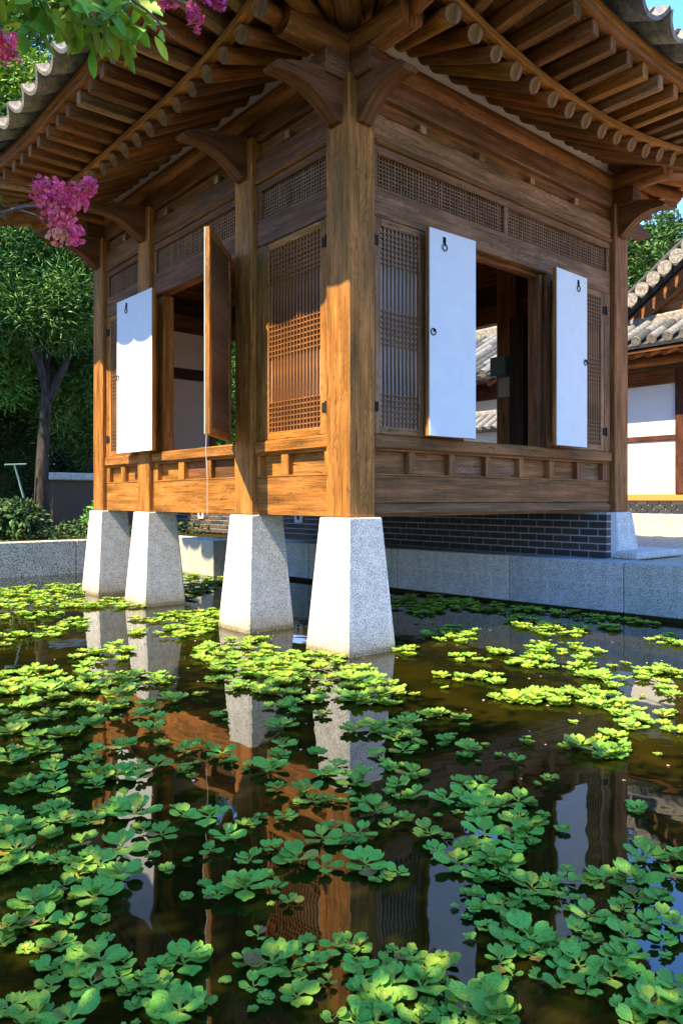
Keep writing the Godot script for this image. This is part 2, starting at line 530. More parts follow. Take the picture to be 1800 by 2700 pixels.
# a piece of a wall between s0..s1 and y0..y1 whose outer face lies o from the post faces
func wall(called: String, S: Dictionary, s0: float, s1: float, y0: float, y1: float, o: float, thick: float, m: String, ch := 0.006, parent: Node = null) -> MeshInstance3D:
	return box_part(called, parent if parent else pav, at(S, (s0 + s1) / 2.0, o - thick / 2.0, (y0 + y1) / 2.0), Vector3(s1 - s0, y1 - y0, thick), M[m], ch, frame(S))

# a batten that follows the curve of an eave: o and y of its inner lower edge in the middle and how much they grow at the corners
func eave_sweep(S: Dictionary, o: float, ok: float, y: float, yk: float, wide: float, high: float) -> ArrayMesh:
	var m := MB.new()
	var n := 30
	var prev := []
	for i in n + 1:
		var q := []
		for k in [[0, 0], [1, 0], [1, 1], [0, 1]]:
			var oo: float = o + wide * k[0]
			var s := lerpf(-oo - ok, S.len + oo + ok, float(i) / n)
			var t := lift(S, s)
			q.append(at(S, s, oo + ok * t, y + yk * t + high * k[1]))
		if prev:
			for k in 4:
				var a: Vector3 = prev[k]
				var b: Vector3 = prev[(k + 1) % 4]
				var l0 := 0.26 * (i - 1)
				m.quad(a, q[k], q[(k + 1) % 4], b, Vector2(k * 0.07, l0), Vector2(k * 0.07, l0 + 0.26), Vector2(k * 0.07 + 0.07, l0 + 0.26), Vector2(k * 0.07 + 0.07, l0))
		prev = q
	return m.done()

func eave_deck(S: Dictionary, o0: float, y0: float, k0: float, o1: float, y1: float, k1: float, ok: float, rows := 3) -> ArrayMesh:
	var m := MB.new()
	var g := []
	for i in 31:
		var line := []
		for j in rows:
			var f := float(j) / (rows - 1)
			var o := lerpf(o0, o1, f)
			var s := lerpf(-o - ok * f, S.len + o + ok * f, i / 30.0)
			var t := lift(S, s)
			line.append(at(S, s, o + ok * t * f, lerpf(y0, y1, f) + lerpf(k0, k1, f) * t))
		g.append(line)
	m.sheet(g, 0.3)
	return m.done()

func make_posts() -> void:
	var fr := MB.new()
	var lo := 0.266
	var hi := 0.172
	var y0 := -0.28
	var ch := 0.018
	var ring := func(hw: float, y: float) -> Array:
		var c := ch
		return [Vector3(hw, y, -hw + c), Vector3(hw, y, hw - c), Vector3(hw - c, y, hw), Vector3(-hw + c, y, hw), Vector3(-hw, y, hw - c), Vector3(-hw, y, -hw + c), Vector3(-hw + c, y, -hw), Vector3(hw - c, y, -hw)]
	var a: Array = ring.call(lo, y0)
	var b: Array = ring.call(hi, 0.977)
	var d: Array = ring.call(hi - 0.008, 0.985)
	# the waterline has left a stain on the stone
	var marks := [[y0, Color(0.36, 0.33, 0.2)], [0.02, Color(0.42, 0.38, 0.24)], [0.045, Color(0.72, 0.66, 0.52)], [0.11, Color(0.88, 0.85, 0.78)], [0.22, Color(1, 1, 1)], [0.977, Color(1, 1, 1)]]
	for i in marks.size() - 1:
		var f0: float = inverse_lerp(y0, 0.977, marks[i][0])
		var f1: float = inverse_lerp(y0, 0.977, marks[i + 1][0])
		for k in 8:
			var j := (k + 1) % 8
			var from := fr.v.size()
			fr.quad(a[j].lerp(b[j], f0), a[k].lerp(b[k], f0), a[k].lerp(b[k], f1), a[j].lerp(b[j], f1))
			for q in range(from, fr.v.size()):
				fr.c[q] = marks[i][1] if absf(fr.v[q].y - marks[i][0]) < 0.001 else marks[i + 1][1]
	for k in 8:
		var j := (k + 1) % 8
		fr.quad(b[j], b[k], d[k], d[j])
	for k in range(1, 7):
		fr.tri(d[0], d[k + 1], d[k])
	var plinth := fr.done()
	var sh := MB.new()
	for k in 8:
		var j := (k + 1) % 8
		var e: Array = ring.call(0.225, 0.53)
		sh.quad(e[j], e[k], b[k], b[j])
		sh.quad(b[j], b[k], d[k], d[j])
	for k in range(1, 7):
		sh.tri(d[0], d[k + 1], d[k])
	var short := sh.done()
	even = true
	var zs := [-0.14, -1.40, -3.35, -4.57]
	box_part("base_slab", pav, Vector3(3.93, 0.555, 0.0), Vector3(1.02, 0.07, 0.74), M["granite"], 0.012)
	for z in zs:
		part("granite_plinth", plinth, M["granite"], pav, Transform3D(Basis(), Vector3(0.14, 0, z)))
		part("granite_plinth", short, M["granite"], pav, Transform3D(Basis(), Vector3(3.80, 0, z)))
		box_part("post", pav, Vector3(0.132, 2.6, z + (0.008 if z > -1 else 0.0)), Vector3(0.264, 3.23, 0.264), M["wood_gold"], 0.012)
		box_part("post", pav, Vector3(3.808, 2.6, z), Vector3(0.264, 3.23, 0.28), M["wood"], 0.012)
	even = false

const HORN := [0.0, 3.86, 0.06, 3.87, 0.16, 3.95, 0.24, 4.0, 0.32, 4.035, 0.44, 4.06, 0.60, 4.055, 0.63, 4.075, 0.59, 4.11, 0.46, 4.155, 0.32, 4.19, 0.1, 4.215, 0.0, 4.22]

func bracket(p: Vector3, dir: Vector3, m: String, reach := 1.0) -> void:
	var pts := PackedVector2Array()
	for i in range(0, HORN.size(), 2):
		pts.append(Vector2(HORN[i] * reach, HORN[i + 1]))
	var mb := MB.new()
	mb.tint = Color(0.72, 0.70, 0.66)  # aged brown wood, darkened with the deep eave shade put into its tint
	mb.prism(pts, -0.065, 0.065)
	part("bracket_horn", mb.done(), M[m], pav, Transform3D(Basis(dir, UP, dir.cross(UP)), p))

func transom(S: Dictionary, s0: float, s1: float, m: String) -> void:
	var g := MB.new()
	var n := int((s1 - s0) / 0.033)
	for i in range(1, n):
		g.box(at(S, s0 + (s1 - s0) * i / n, -0.085, 3.6125), Vector3(0.009, 0.245, 0.016) if absf(S.along.x) > 0.5 else Vector3(0.016, 0.245, 0.009), 0, off())
	for i in range(1, 8):
		g.box(at(S, (s0 + s1) / 2, -0.088, 3.49 + 0.245 * i / 8), Vector3(s1 - s0, 0.009, 0.014) if absf(S.along.x) > 0.5 else Vector3(0.014, 0.009, s1 - s0), 0, off())
	stuff(part("lattice_grid", g.done(), M[m], pav))
	wall("transom_paper", S, s0, s1, 3.49, 3.735, -0.115, 0.01, "wood_dark", 0)

# walls of one bay between two posts: sill beams, low panels, window sill, lintel, transom and the beams above
func bay(S: Dictionary, s0: float, s1: float, panels: Array, m: String, up: String, plank_split: bool) -> void:
	if plank_split:
		wall("sill_beam", S, s0, s1, 1.09, 1.302, -0.055, 0.13, m)
		wall("sill_beam", S, s0, s1, 0.985, 1.087, -0.035, 0.17, "wood_grey", 0.03)
	else:
		wall("sill_beam", S, s0, s1, 0.985, 1.302, -0.055, 0.15, m)
	wall("panel_rail", S, s0, s1, 1.302, 1.316, -0.052, 0.08, m, 0.003)
	wall("panel_rail", S, s0, s1, 1.488, 1.507, -0.052, 0.08, m, 0.003)
	var last := s0
	for k in panels.size():
		var q: Array = panels[k]
		if q[0] - last > 0.005:
			wall("panel_stile", S, last, q[0], 1.316, 1.488, -0.054, 0.075, m, 0.004)
		wall("panel", S, q[0], q[1], 1.316, 1.488, -0.105, 0.03, up if rng.randf() < 0.4 else m, 0)
		last = q[1]
	if s1 - last > 0.005:
		wall("panel_stile", S, last, s1, 1.316, 1.488, -0.054, 0.075, m, 0.004)
	wall("window_sill", S, s0, s1, 1.507, 1.61, -0.028, 0.17, m, 0.012)
	upper_bay(S, s0, s1, up)

func upper_bay(S: Dictionary, s0: float, s1: float, up: String) -> void:
	wall("lintel", S, s0, s1, 3.262, 3.49, -0.05, 0.13, up)
	wall("transom_stile", S, s0, s0 + 0.06, 3.49, 3.735, -0.055, 0.08, up)
	wall("transom_stile", S, s1 - 0.06, s1, 3.49, 3.735, -0.055, 0.08, up)
	if s1 - s0 > 2.5:
		var c := (s0 + s1) / 2 - 0.06
		wall("transom_stile", S, c - 0.03, c + 0.03, 3.49, 3.735, -0.055, 0.08, up)
		transom(S, s0 + 0.06, c - 0.03, "bar")
		transom(S, c + 0.03, s1 - 0.06, "bar")
	else:
		transom(S, s0 + 0.06, s1 - 0.06, "bar")
	wall("transom_rail", S, s0, s1, 3.735, 3.80, -0.052, 0.12, up)
	wall("moulding", S, s0, s1, 3.80, 3.838, -0.022, 0.15, "wood", 0.012)
	wall("tie_beam", S, s0, s1, 3.838, 4.03, -0.04, 0.2, up, 0.01)

func long_beams(S: Dictionary, up: String, pegs: Array) -> void:
	wall("frieze_board", S, 0.0, S.len, 4.03, 4.17, -0.10, 0.08, "wood", 0.0)
	for s in pegs:
		wall("wooden_peg", S, s - 0.035, s + 0.035, 4.034, 4.10, -0.035, 0.06, "wood_pale", 0.006)
	wall("bearing_beam", S, -0.17, S.len + 0.17, 4.175, 4.355, -0.045, 0.19, up, 0.012)
	var m := MB.new()
	m.tube([at(S, -0.5, -0.14, 4.45), at(S, S.len + 0.5, -0.14, 4.45)], [0.115, 0.115], 18, true, off())
	part("purlin", m.done(), M["wood"], pav)

func leaf_piece(o: Node3D, nm: String, p: Vector3, s: Vector3, mm: Material, ch: float) -> void:
	var key := "%s%s" % [s, ch]
	if not cache.has(key):
		var b := MB.new()
		b.box(Vector3.ZERO, s, ch, off())
		cache[key] = b.done()
	part(nm, cache[key], mm, o, Transform3D(Basis(), p))

# a lattice window leaf: x from its left stile, y up, z towards the outside
func leaf(called: String, w: float, h: float, xf: Transform3D, m: String, white_inside: bool, ring_x := 0.0, hinge_x := -1.0, flat_bars := "bar") -> Node3D:
	var o := Node3D.new()
	o.name = called
	o.transform = xf
	pav.add_child(o, true)
	var st := 0.062
	leaf_piece(o, "stile", Vector3(st / 2, h / 2, 0), Vector3(st, h, 0.04), M[m], 0.004)
	leaf_piece(o, "stile", Vector3(w - st / 2, h / 2, 0), Vector3(st, h, 0.04), M[m], 0.004)
	leaf_piece(o, "rail", Vector3(w / 2, st / 2, 0), Vector3(w - 2 * st, st, 0.04), M[m], 0.004)
	leaf_piece(o, "rail", Vector3(w / 2, h - st / 2, 0), Vector3(w - 2 * st, st, 0.04), M[m], 0.004)
	var x0 := st
	var x1 := w - st
	var y0 := st
	var y1 := h - st
	var n := int(round((x1 - x0) / 0.042))
	for i in range(1, n):
		leaf_piece(o, "lattice_bar", Vector3(x0 + (x1 - x0) * i / n, h / 2, 0.004), Vector3(0.011, y1 - y0, 0.020), M[flat_bars], 0.0)
	var bands := [[y0, 6, 0.041], [(y0 + y1) / 2 - 0.125, 7, 0.0415], [y1 - 0.27, 7, 0.0385]]
	for b in bands:
		for i in b[1]:
			var y: float = b[0] + b[2] * (i + (1 if b[0] == y0 else 0))
			if b[0] == y0 and i == b[1] - 1:
				pass
			leaf_piece(o, "lattice_bar", Vector3(w / 2, y, 0.001), Vector3(x1 - x0, 0.010, 0.018), M[flat_bars], 0.0)
	if white_inside:
		leaf_piece(o, "paper_face", Vector3(w / 2, h / 2, -0.0235), Vector3(w - 0.006, h - 0.006, 0.007), M["paper"], 0.002)
		var tor := TorusMesh.new()
		tor.inner_radius = 0.022
		tor.outer_radius = 0.030
		tor.rings = 20
		tor.ring_segments = 8
		var up := Basis(Vector3.RIGHT, PI / 2)
		# the pull ring at the free edge and the hanging hook near the top
		part("pull_ring", tor, M["iron"], o, Transform3D(up, Vector3(ring_x, h * 0.5, -0.034)))
		leaf_piece(o, "ring_plate", Vector3(ring_x - 0.012, h * 0.5 + 0.012, -0.029), Vector3(0.022, 0.022, 0.006), M["iron"], 0.002)
		var hx := lerpf(ring_x, w / 2, 0.55)
		part("hanging_ring", tor, M["iron"], o, Transform3D(up, Vector3(hx, h - 0.135, -0.034)))
		leaf_piece(o, "hook_plate", Vector3(hx, h - 0.075, -0.029), Vector3(0.034, 0.05, 0.006), M["iron"], 0.003)
		leaf_piece(o, "hook_staple", Vector3(hx, h - 0.1, -0.034), Vector3(0.012, 0.04, 0.012), M["iron"], 0.003)
	else:
		leaf_piece(o, "paper_sheet", Vector3(w / 2, h / 2, -0.012), Vector3(w - 2 * st, h - 2 * st, 0.004), M["hanji"], 0.0)
	if hinge_x >= 0:
		for y in [h * 0.125, h * 0.89]:
			leaf_piece(o, "hinge", Vector3(hinge_x, y, 0.024), Vector3(0.055, 0.075, 0.010), M["iron"], 0.004)
			var p := MB.new()
			p.tube([Vector3(hinge_x + (-0.03 if hinge_x < w / 2 else 0.03), y - 0.045, 0.03), Vector3(hinge_x + (-0.03 if hinge_x < w / 2 else 0.03), y + 0.045, 0.03)], [0.011, 0.011], 8)
			part("hinge_pin", p.done(), M["iron"], o)
	return o

func leaf_xf(S: Dictionary, s: float, o: float, y := 1.614) -> Transform3D:
	return Transform3D(frame(S), at(S, s, o, y))

func make_walls() -> void:
	var R: Dictionary = sides.right
	var L: Dictionary = sides.left
	var B: Dictionary = sides.back
	var E: Dictionary = sides.east
	# right facade: one wide bay of six leaves, the middle two folded out flat against their neighbours
	var ps := []
	for k in 7:
		ps.append([0.265 + 0.475 * k + (0.03 if k == 0 else 0.0), 0.265 + 0.475 * k + 0.405])
	bay(R, 0.28, 3.66, ps, "wood", "wood_grey", true)
	long_beams(R, "wood_grey", [0.82, 1.55, 2.28, 3.01])
	wall("jamb", R, 0.28, 0.31, 1.61, 3.262, -0.05, 0.12, "wood_grey")
	wall("jamb", R, 3.55, 3.66, 1.61, 3.262, -0.05, 0.12, "wood_grey")
	wall("jamb", R, 2.47, 2.53, 1.61, 3.262, -0.10, 0.13, "wood_brown")
	wall("jamb", R, 1.33, 1.39, 1.61, 3.262, -0.10, 0.13, "wood_brown")
	wall("opening_head", R, 1.39, 2.47, 3.225, 3.262, -0.12, 0.08, "wood_red")
	leaf("lattice_window", 0.54, 1.644, leaf_xf(R, 0.31, -0.075), "wood_grey", false, 0, 0.005)
	leaf("lattice_window", 0.48, 1.644, leaf_xf(R, 0.85, -0.075), "wood_brown", false)
	leaf("lattice_window", 0.48, 1.644, leaf_xf(R, 2.53, -0.075), "wood_brown", false)
	leaf("lattice_window", 0.54, 1.644, leaf_xf(R, 3.01, -0.075), "wood_grey", false, 0, 0.535)
	# turned over: its own x runs back along the wall from the hinge
	var over := Basis(-R.along, UP, -R.out)
	leaf("folded_window", 0.54, 1.644, Transform3D(over.rotated(UP, -0.045), at(R, 1.325, 0.055, 1.616)), "wood_gold", true, 0.50).set_meta("label", "white papered window leaf folded open, nearer the corner")
	leaf("folded_window", 0.54, 1.644, Transform3D(over.rotated(UP, 0.03), at(R, 2.955, 0.085, 1.616)), "wood_gold", true, 0.04).set_meta("label", "white papered window leaf folded open, nearer the far post")
	# left facade: three bays
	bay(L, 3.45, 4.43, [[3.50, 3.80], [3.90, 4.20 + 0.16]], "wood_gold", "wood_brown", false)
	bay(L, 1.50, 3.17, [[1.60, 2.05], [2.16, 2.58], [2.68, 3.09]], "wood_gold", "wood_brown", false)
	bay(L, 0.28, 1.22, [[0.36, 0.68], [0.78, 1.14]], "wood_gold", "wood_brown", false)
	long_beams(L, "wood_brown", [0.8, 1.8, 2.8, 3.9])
	wall("jamb", L, 3.45, 3.56, 1.61, 3.262, -0.05, 0.12, "wood_gold")
	wall("jamb", L, 4.37, 4.43, 1.61, 3.262, -0.05, 0.12, "wood_gold")
	leaf("lattice_window", 0.81, 1.644, leaf_xf(L, 3.56, -0.075), "wood_gold", false, 0, 0.805, "wood").set_meta("label", "sunlit lattice window beside the corner post")
	wall("jamb", L, 1.50, 1.62, 1.61, 3.262, -0.10, 0.13, "wood_gold")
	wall("jamb", L, 3.11, 3.17, 1.61, 3.262, -0.10, 0.13, "wood_brown")
	wall("jamb", L, 0.28, 0.34, 1.61, 3.262, -0.05, 0.12, "wood_gold")
	wall("jamb", L, 1.16, 1.22, 1.61, 3.262, -0.05, 0.12, "wood_gold")
	leaf("lattice_window", 0.82, 1.644, leaf_xf(L, 0.34, -0.075), "wood_gold", false, 0, 0.005)
	leaf("folded_window", 0.80, 1.665, Transform3D(Basis(-L.along, UP, -L.out).rotated(UP, 0.03), at(L, 1.745, 0.06, 1.616)), "wood_gold", true, 0.76).set_meta("label", "sunlit white papered window leaf folded flat against the wall")
	# the leaf that stands open into the sun, hinged by the second post
	var tip := Vector3(-0.522, 0, -1.097)
	var hin := Vector3(-0.01, 0, -1.60)
	var lx := (hin - tip).normalized()
	leaf("open_window", (hin - tip).length(), 1.644, Transform3D(Basis(lx, UP, lx.cross(UP)), tip + Vector3(0, 1.63, 0)), "wood_gold", true, 0.05, -1.0, "wood_brown").set_meta("label", "lattice window leaf standing open, its edge in the sun")
	# back: papered wall with one opening towards the trees
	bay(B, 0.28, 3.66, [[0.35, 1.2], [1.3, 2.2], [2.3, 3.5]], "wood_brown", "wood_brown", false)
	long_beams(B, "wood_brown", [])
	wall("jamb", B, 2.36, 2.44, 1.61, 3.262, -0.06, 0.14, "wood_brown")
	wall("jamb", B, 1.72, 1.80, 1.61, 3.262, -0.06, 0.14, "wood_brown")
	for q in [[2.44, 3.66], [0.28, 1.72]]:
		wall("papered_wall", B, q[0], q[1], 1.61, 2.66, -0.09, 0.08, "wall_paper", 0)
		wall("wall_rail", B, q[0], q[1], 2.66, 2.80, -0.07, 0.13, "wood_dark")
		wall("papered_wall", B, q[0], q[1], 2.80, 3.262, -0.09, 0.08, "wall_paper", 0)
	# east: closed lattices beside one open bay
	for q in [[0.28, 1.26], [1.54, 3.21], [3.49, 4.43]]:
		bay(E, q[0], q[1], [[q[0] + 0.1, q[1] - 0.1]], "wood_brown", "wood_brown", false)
	long_beams(E, "wood_brown", [])
	leaf("lattice_window", 0.98, 1.644, leaf_xf(E, 0.28, -0.075), "wood_brown", false)
	leaf("lattice_window", 0.94, 1.644, leaf_xf(E, 3.49, -0.075), "wood_brown", false)
	leaf("lattice_window", 0.55, 1.644, leaf_xf(E, 2.66, -0.075), "wood_brown", false)
	# floor, ceiling, and what hangs on the far post
	box_part("floor", pav, Vector3(1.97, 1.40, -2.355), Vector3(3.7, 0.05, 4.47), M["wood_pale"])
	box_part("under_floor", pav, Vector3(1.97, 1.06, -2.355), Vector3(3.62, 0.12, 4.4), M["wood_dark"])
	box_part("ceiling", pav, Vector3(1.97, 4.02, -2.355), Vector3(3.74, 0.05, 4.5), M["wood_red"])
	box_part("door_stile", pav, Vector3(3.60, 2.42, -1.16), Vector3(0.09, 1.62, 0.20), M["wood_dark"], 0.006)
	box_part("wall_box", pav, Vector3(3.58, 2.68, -1.39), Vector3(0.16, 0.22, 0.22), M["green_box"], 0.01)
	box_part("paper_notice", pav, Vector3(3.645, 2.45, -1.38), Vector3(0.012, 0.24, 0.2), M["notice"], 0.002)

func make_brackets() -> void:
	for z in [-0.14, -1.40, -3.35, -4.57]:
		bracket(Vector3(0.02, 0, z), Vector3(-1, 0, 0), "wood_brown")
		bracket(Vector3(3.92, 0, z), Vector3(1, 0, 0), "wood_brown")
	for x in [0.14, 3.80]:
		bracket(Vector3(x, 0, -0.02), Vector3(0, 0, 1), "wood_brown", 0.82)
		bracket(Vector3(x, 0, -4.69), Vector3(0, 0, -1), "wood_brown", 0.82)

func make_eaves() -> void:
	for key in sides:
		var S: Dictionary = sides[key]
		var near: bool = key == "right" or key == "left"
		var n := int(round((S.len + 1.36) / EAVE_PITCH))
		for i in n + 1:
			var s: float = -0.68 + (S.len + 1.36) * i / n
			var t := lift(S, s)
			var o := 0.70 + 0.10 * t
			var y := 4.225 + 0.385 * t
			var hub := Vector2(clampf(s, 1.0, S.len - 1.0), -1.1)
			var u: float = (o + 0.14) / (o - hub.y)
			var yh := y + (4.705 + 0.03 * t - y) / u
			var tip := at(S, s, o, y)
			var inn := at(S, lerpf(s, hub.x, 0.92), lerpf(o, hub.y, 0.92), lerpf(y, yh, 0.92))
			var j := rng.randf_range(-0.012, 0.012)
			tip.y += j * 0.6
			var m := MB.new()
			m.tint = tone()
			var mid := tip.lerp(inn, 0.5) + Vector3(0, rng.randf_range(-0.008, 0.008), 0)
			var rr := rng.randf_range(0.058, 0.067)
			m.tube([tip, mid, inn], [rr, rr * 1.03, rr * 1.05], 14, false, off())
			var w: String = ["wood", "wood", "wood_brown", "wood_red", "wood_gold"][rng.randi() % 5]
			var raf := part("rafter", m.done(), M[w], pav)
			if near:
				var cap := MB.new()
				var d := (tip - inn).normalized()
				cap.tube([tip - d * 0.004, tip + d * 0.003], [rr * 0.97, rr * 0.96], 14, true)
				part("rafter_end", cap.done(), M["end"], raf)
			# the square flying rafter above it
			var dirn := (Vector3(tip.x, 0, tip.z) - Vector3(inn.x, 0, inn.z)).normalized()
			var reach: float = 0.51 / maxf(0.45, dirn.dot(S.out))
			var a := tip - dirn * 0.42
			a.y = y + 0.135 + 0.055 + 0.15
			var b := tip + dirn * reach
			b.y = 4.36 + 0.055 + 0.44 * t
			var mid2 := tip
			mid2.y = 4.365 + 0.055 + 0.40 * t
			var f := MB.new()
			f.tint = tone()
			var zz := (b - mid2).normalized()
			var xx := UP.cross(zz).normalized()
			var yy := zz.cross(xx)
			f.box(Vector3.ZERO, Vector3(0.082, 0.108, (b - mid2).length() + 0.10), 0.006, off(), 2)
			part("flying_rafter", f.done(), M[["wood", "wood_gold", "wood", "wood_pale"][rng.randi() % 4]], pav, Transform3D(Basis(xx, yy, zz), (b + mid2) / 2 - zz * 0.05))
		part("eave_batten", eave_sweep(S, 0.655, 0.10, 4.295, 0.385, 0.075, 0.055), M["wood_gold"], pav)
		part("eave_infill", eave_sweep(S, 0.60, 0.10, 4.352, 0.40, 0.03, 0.13), M["wood_red"], pav)
		part("eave_batten", eave_sweep(S, 1.17, 0.12, 4.470, 0.44, 0.07, 0.05), M["wood"], pav)
		part("tile_batten", eave_sweep(S, 1.20, 0.12, 4.522, 0.44, 0.05, 0.065), M["wood_gold"], pav)
		part("roof_boards", eave_deck(S, -0.5, 4.985, 0.03, 0.70, 4.304, 0.385, 0.10), M["wood_brown"], pav)
		part("roof_boards", eave_deck(S, 0.5, 4.50, 0.38, 1.20, 4.476, 0.44, 0.12), M["wood_brown"], pav)
		part("plaster_fill", eave_deck(S, -0.10, 4.52, 0.0, -0.099, 4.735, 0.03, 0.0, 2), M["plaster"], pav)
	# hip rafters at the corners
	for q in [[Vector3(0, 0, 0), Vector3(-1, 0, 1)], [Vector3(3.94, 0, 0), Vector3(1, 0, 1)], [Vector3(0, 0, -4.71), Vector3(-1, 0, -1)], [Vector3(3.94, 0, -4.71), Vector3(1, 0, -1)]]:
		var d: Vector3 = q[1].normalized()
		var side := UP.cross(d).normalized()
		for w in [["hip_rafter", -1.5, 1.22, 4.82, 4.60, 0.19, 0.25, "wood"], ["hip_rafter", 0.3, 1.92, 4.86, 4.95, 0.15, 0.17, "wood_gold"]]:
			var a: Vector3 = q[0] + d * w[1] + UP * w[3]
			var b: Vector3 = q[0] + d * w[2] + UP * w[4]
			var zz := (b - a).normalized()
			box_part(w[0], pav, (a + b) / 2, Vector3(w[5], w[6], (b - a).length()), M[w[7]], 0.012, Basis(side, zz.cross(side), zz), 2)

func barrel(r: float, thick: float, l: float, a0: float, a1: float, n: int, closed: bool) -> ArrayMesh:
	# runs along +z from 0 to l; angle from +x over +y
	var m := MB.new()
	var g := []
	var g2 := []
	for i in n + 1:
		var a := lerpf(a0, a1, float(i) / n)
		var d := Vector3(cos(a), sin(a), 0)
		g.append([d * r, d * r * 1.04 + Vector3(0, 0, l)])
		g2.append([d * (r - thick), d * (r - thick) + Vector3(0, 0, l)])
		if i > 0:
			var p: Array = g[i - 1]
			var p2: Array = g2[i - 1]
			m.quad(p2[1], g2[i][1], g[i][1], p[1])
			m.quad(p[0], g[i][0], g2[i][0], p2[0])
			if closed:
				m.tri(Vector3(0, 0, l - 0.006), p2[1] - Vector3(0, 0, 0.006), g2[i][1] - Vector3(0, 0, 0.006))
	m.sheet(g, 0.2)
	m.sheet(g2, 0.2, true)
	for k in [0, n]:
		m.quad(g[k][0], g[k][1], g2[k][1], g2[k][0])
	return m.done()

func make_roof() -> void:
	var cover := barrel(0.092, 0.018, 0.33, 0.0, PI, 8, false)
	var eave_cover := barrel(0.097, 0.02, 0.33, -0.1, PI + 0.1, 10, true)
	var pan := barrel(0.205, 0.022, 0.40, PI * 1.5 - 1.2, PI * 1.5 + 1.2, 12, false)
	for key in sides:
		var S: Dictionary = sides[key]
		var near: bool = key == "right" or key == "left"
		var rest := MB.new()
		part("roof_bed", eave_deck(S, -1.95, 6.22, 0.0, 1.26, 4.57, 0.44, 0.13, 6), M["tile"], pav)
		var n := int(round((S.len + 2.5) / 0.372))
		for i in n + 1:
			var s: float = -1.25 + (S.len + 2.5) * i / n
			var t := lift(S, s)
			var o1 := 1.34 + 0.13 * t
			var o0: float = maxf(maxf(-s, s - S.len), -1.93)
			if o1 - o0 < 0.06:
				continue
			var ye := 4.565 + 0.44 * t
			var surf := func(o: float) -> Vector3:
				var f := (o1 - o) / (o1 + 1.95)
				return at(S, s, o, lerpf(ye, 6.24, f) - 0.10 * sin(f * PI) + 0.03)
			var steps := 0
			var o := o1
			while o - 0.27 > o0 and steps < 3:
				var a: Vector3 = surf.call(o)
				var b: Vector3 = surf.call(o - 0.3)
				var z := (a - b).normalized()
				var y := z.cross(S.along).normalized()
				var x := y.cross(z)
				var bs := Basis(x, y, z).rotated(UP, rng.randf_range(-0.03, 0.03)).rotated(S.along, rng.randf_range(-0.02, 0.02))
				if near:
					part("cover_tile", eave_cover if steps == 0 else cover, M["tile_light" if rng.randf() < 0.5 else "tile"], pav, Transform3D(bs, b + y * 0.035))
					if steps < 1:
						part("pan_tile", pan, M["tile_pale" if rng.randf() < 0.6 else "tile_light"], pav, Transform3D(bs, b + S.along * 0.186 + y * 0.185 + z * 0.045))
				else:
					rest.xf = Transform3D(bs, b + y * 0.035)
					rest.tube([Vector3(0, 0, 0), Vector3(0, 0, 0.33)], [0.08, 0.08], 8, true)
					rest.xf = Transform3D()
				o -= 0.29
				steps += 1
			var ps := []
			var rs := []
			while o > o0:
				ps.append(surf.call(o) + UP * 0.03)
				rs.append(0.08)
				o -= 0.3
			if ps.size() > 1:
				rest.tube(ps, rs, 8, false)
		stuff(part("upper_tiles", rest.done(), M["tile"], pav))
	var rid := MB.new()
	rid.box(Vector3(1.97, 6.38, -2.355), Vector3(0.24, 0.34, 1.1), 0.05)
	part("roof_ridge", rid.done(), M["tile"], pav)
	for q in [Vector3(-1.45, 5.1, 1.45), Vector3(5.39, 5.1, 1.45), Vector3(-1.45, 5.1, -6.16), Vector3(5.39, 5.1, -6.16)]:
		var h := MB.new()
		var e := Vector3(1.97, 6.32, clampf(q.z, -2.74, -1.97))
		h.tube([q + Vector3(0, 0.02, 0), q.lerp(e, 0.45) - UP * 0.02, e], [0.13, 0.13, 0.14], 10)
		part("hip_ridge", h.done(), M["tile"], pav)

# ------------------------------------------------------------------ ground, pond and water
func flat(m: MB, pts: Array, y: float) -> void:
	var pg := PackedVector2Array()
	for p in pts:
		pg.append(Vector2(p[0], p[1]))
	var ids := Geometry2D.triangulate_polygon(pg)
	for i in range(0, ids.size(), 3):
		var q := []
		for k in 3:
			q.append(Vector3(pg[ids[i + k]].x, y, pg[ids[i + k]].y))
		var up: bool = (q[1] - q[0]).cross(q[2] - q[0]).y > 0
		var u := []
		for w in q:
			u.append(Vector2(w.x, w.z))
		if up:
			m.tri(q[0], q[1], q[2], u[0], u[1], u[2])
		else:
			m.tri(q[0], q[2], q[1], u[0], u[2], u[1])

func edge_x(z: float) -> float:
	return 3.03 + 0.095 * z

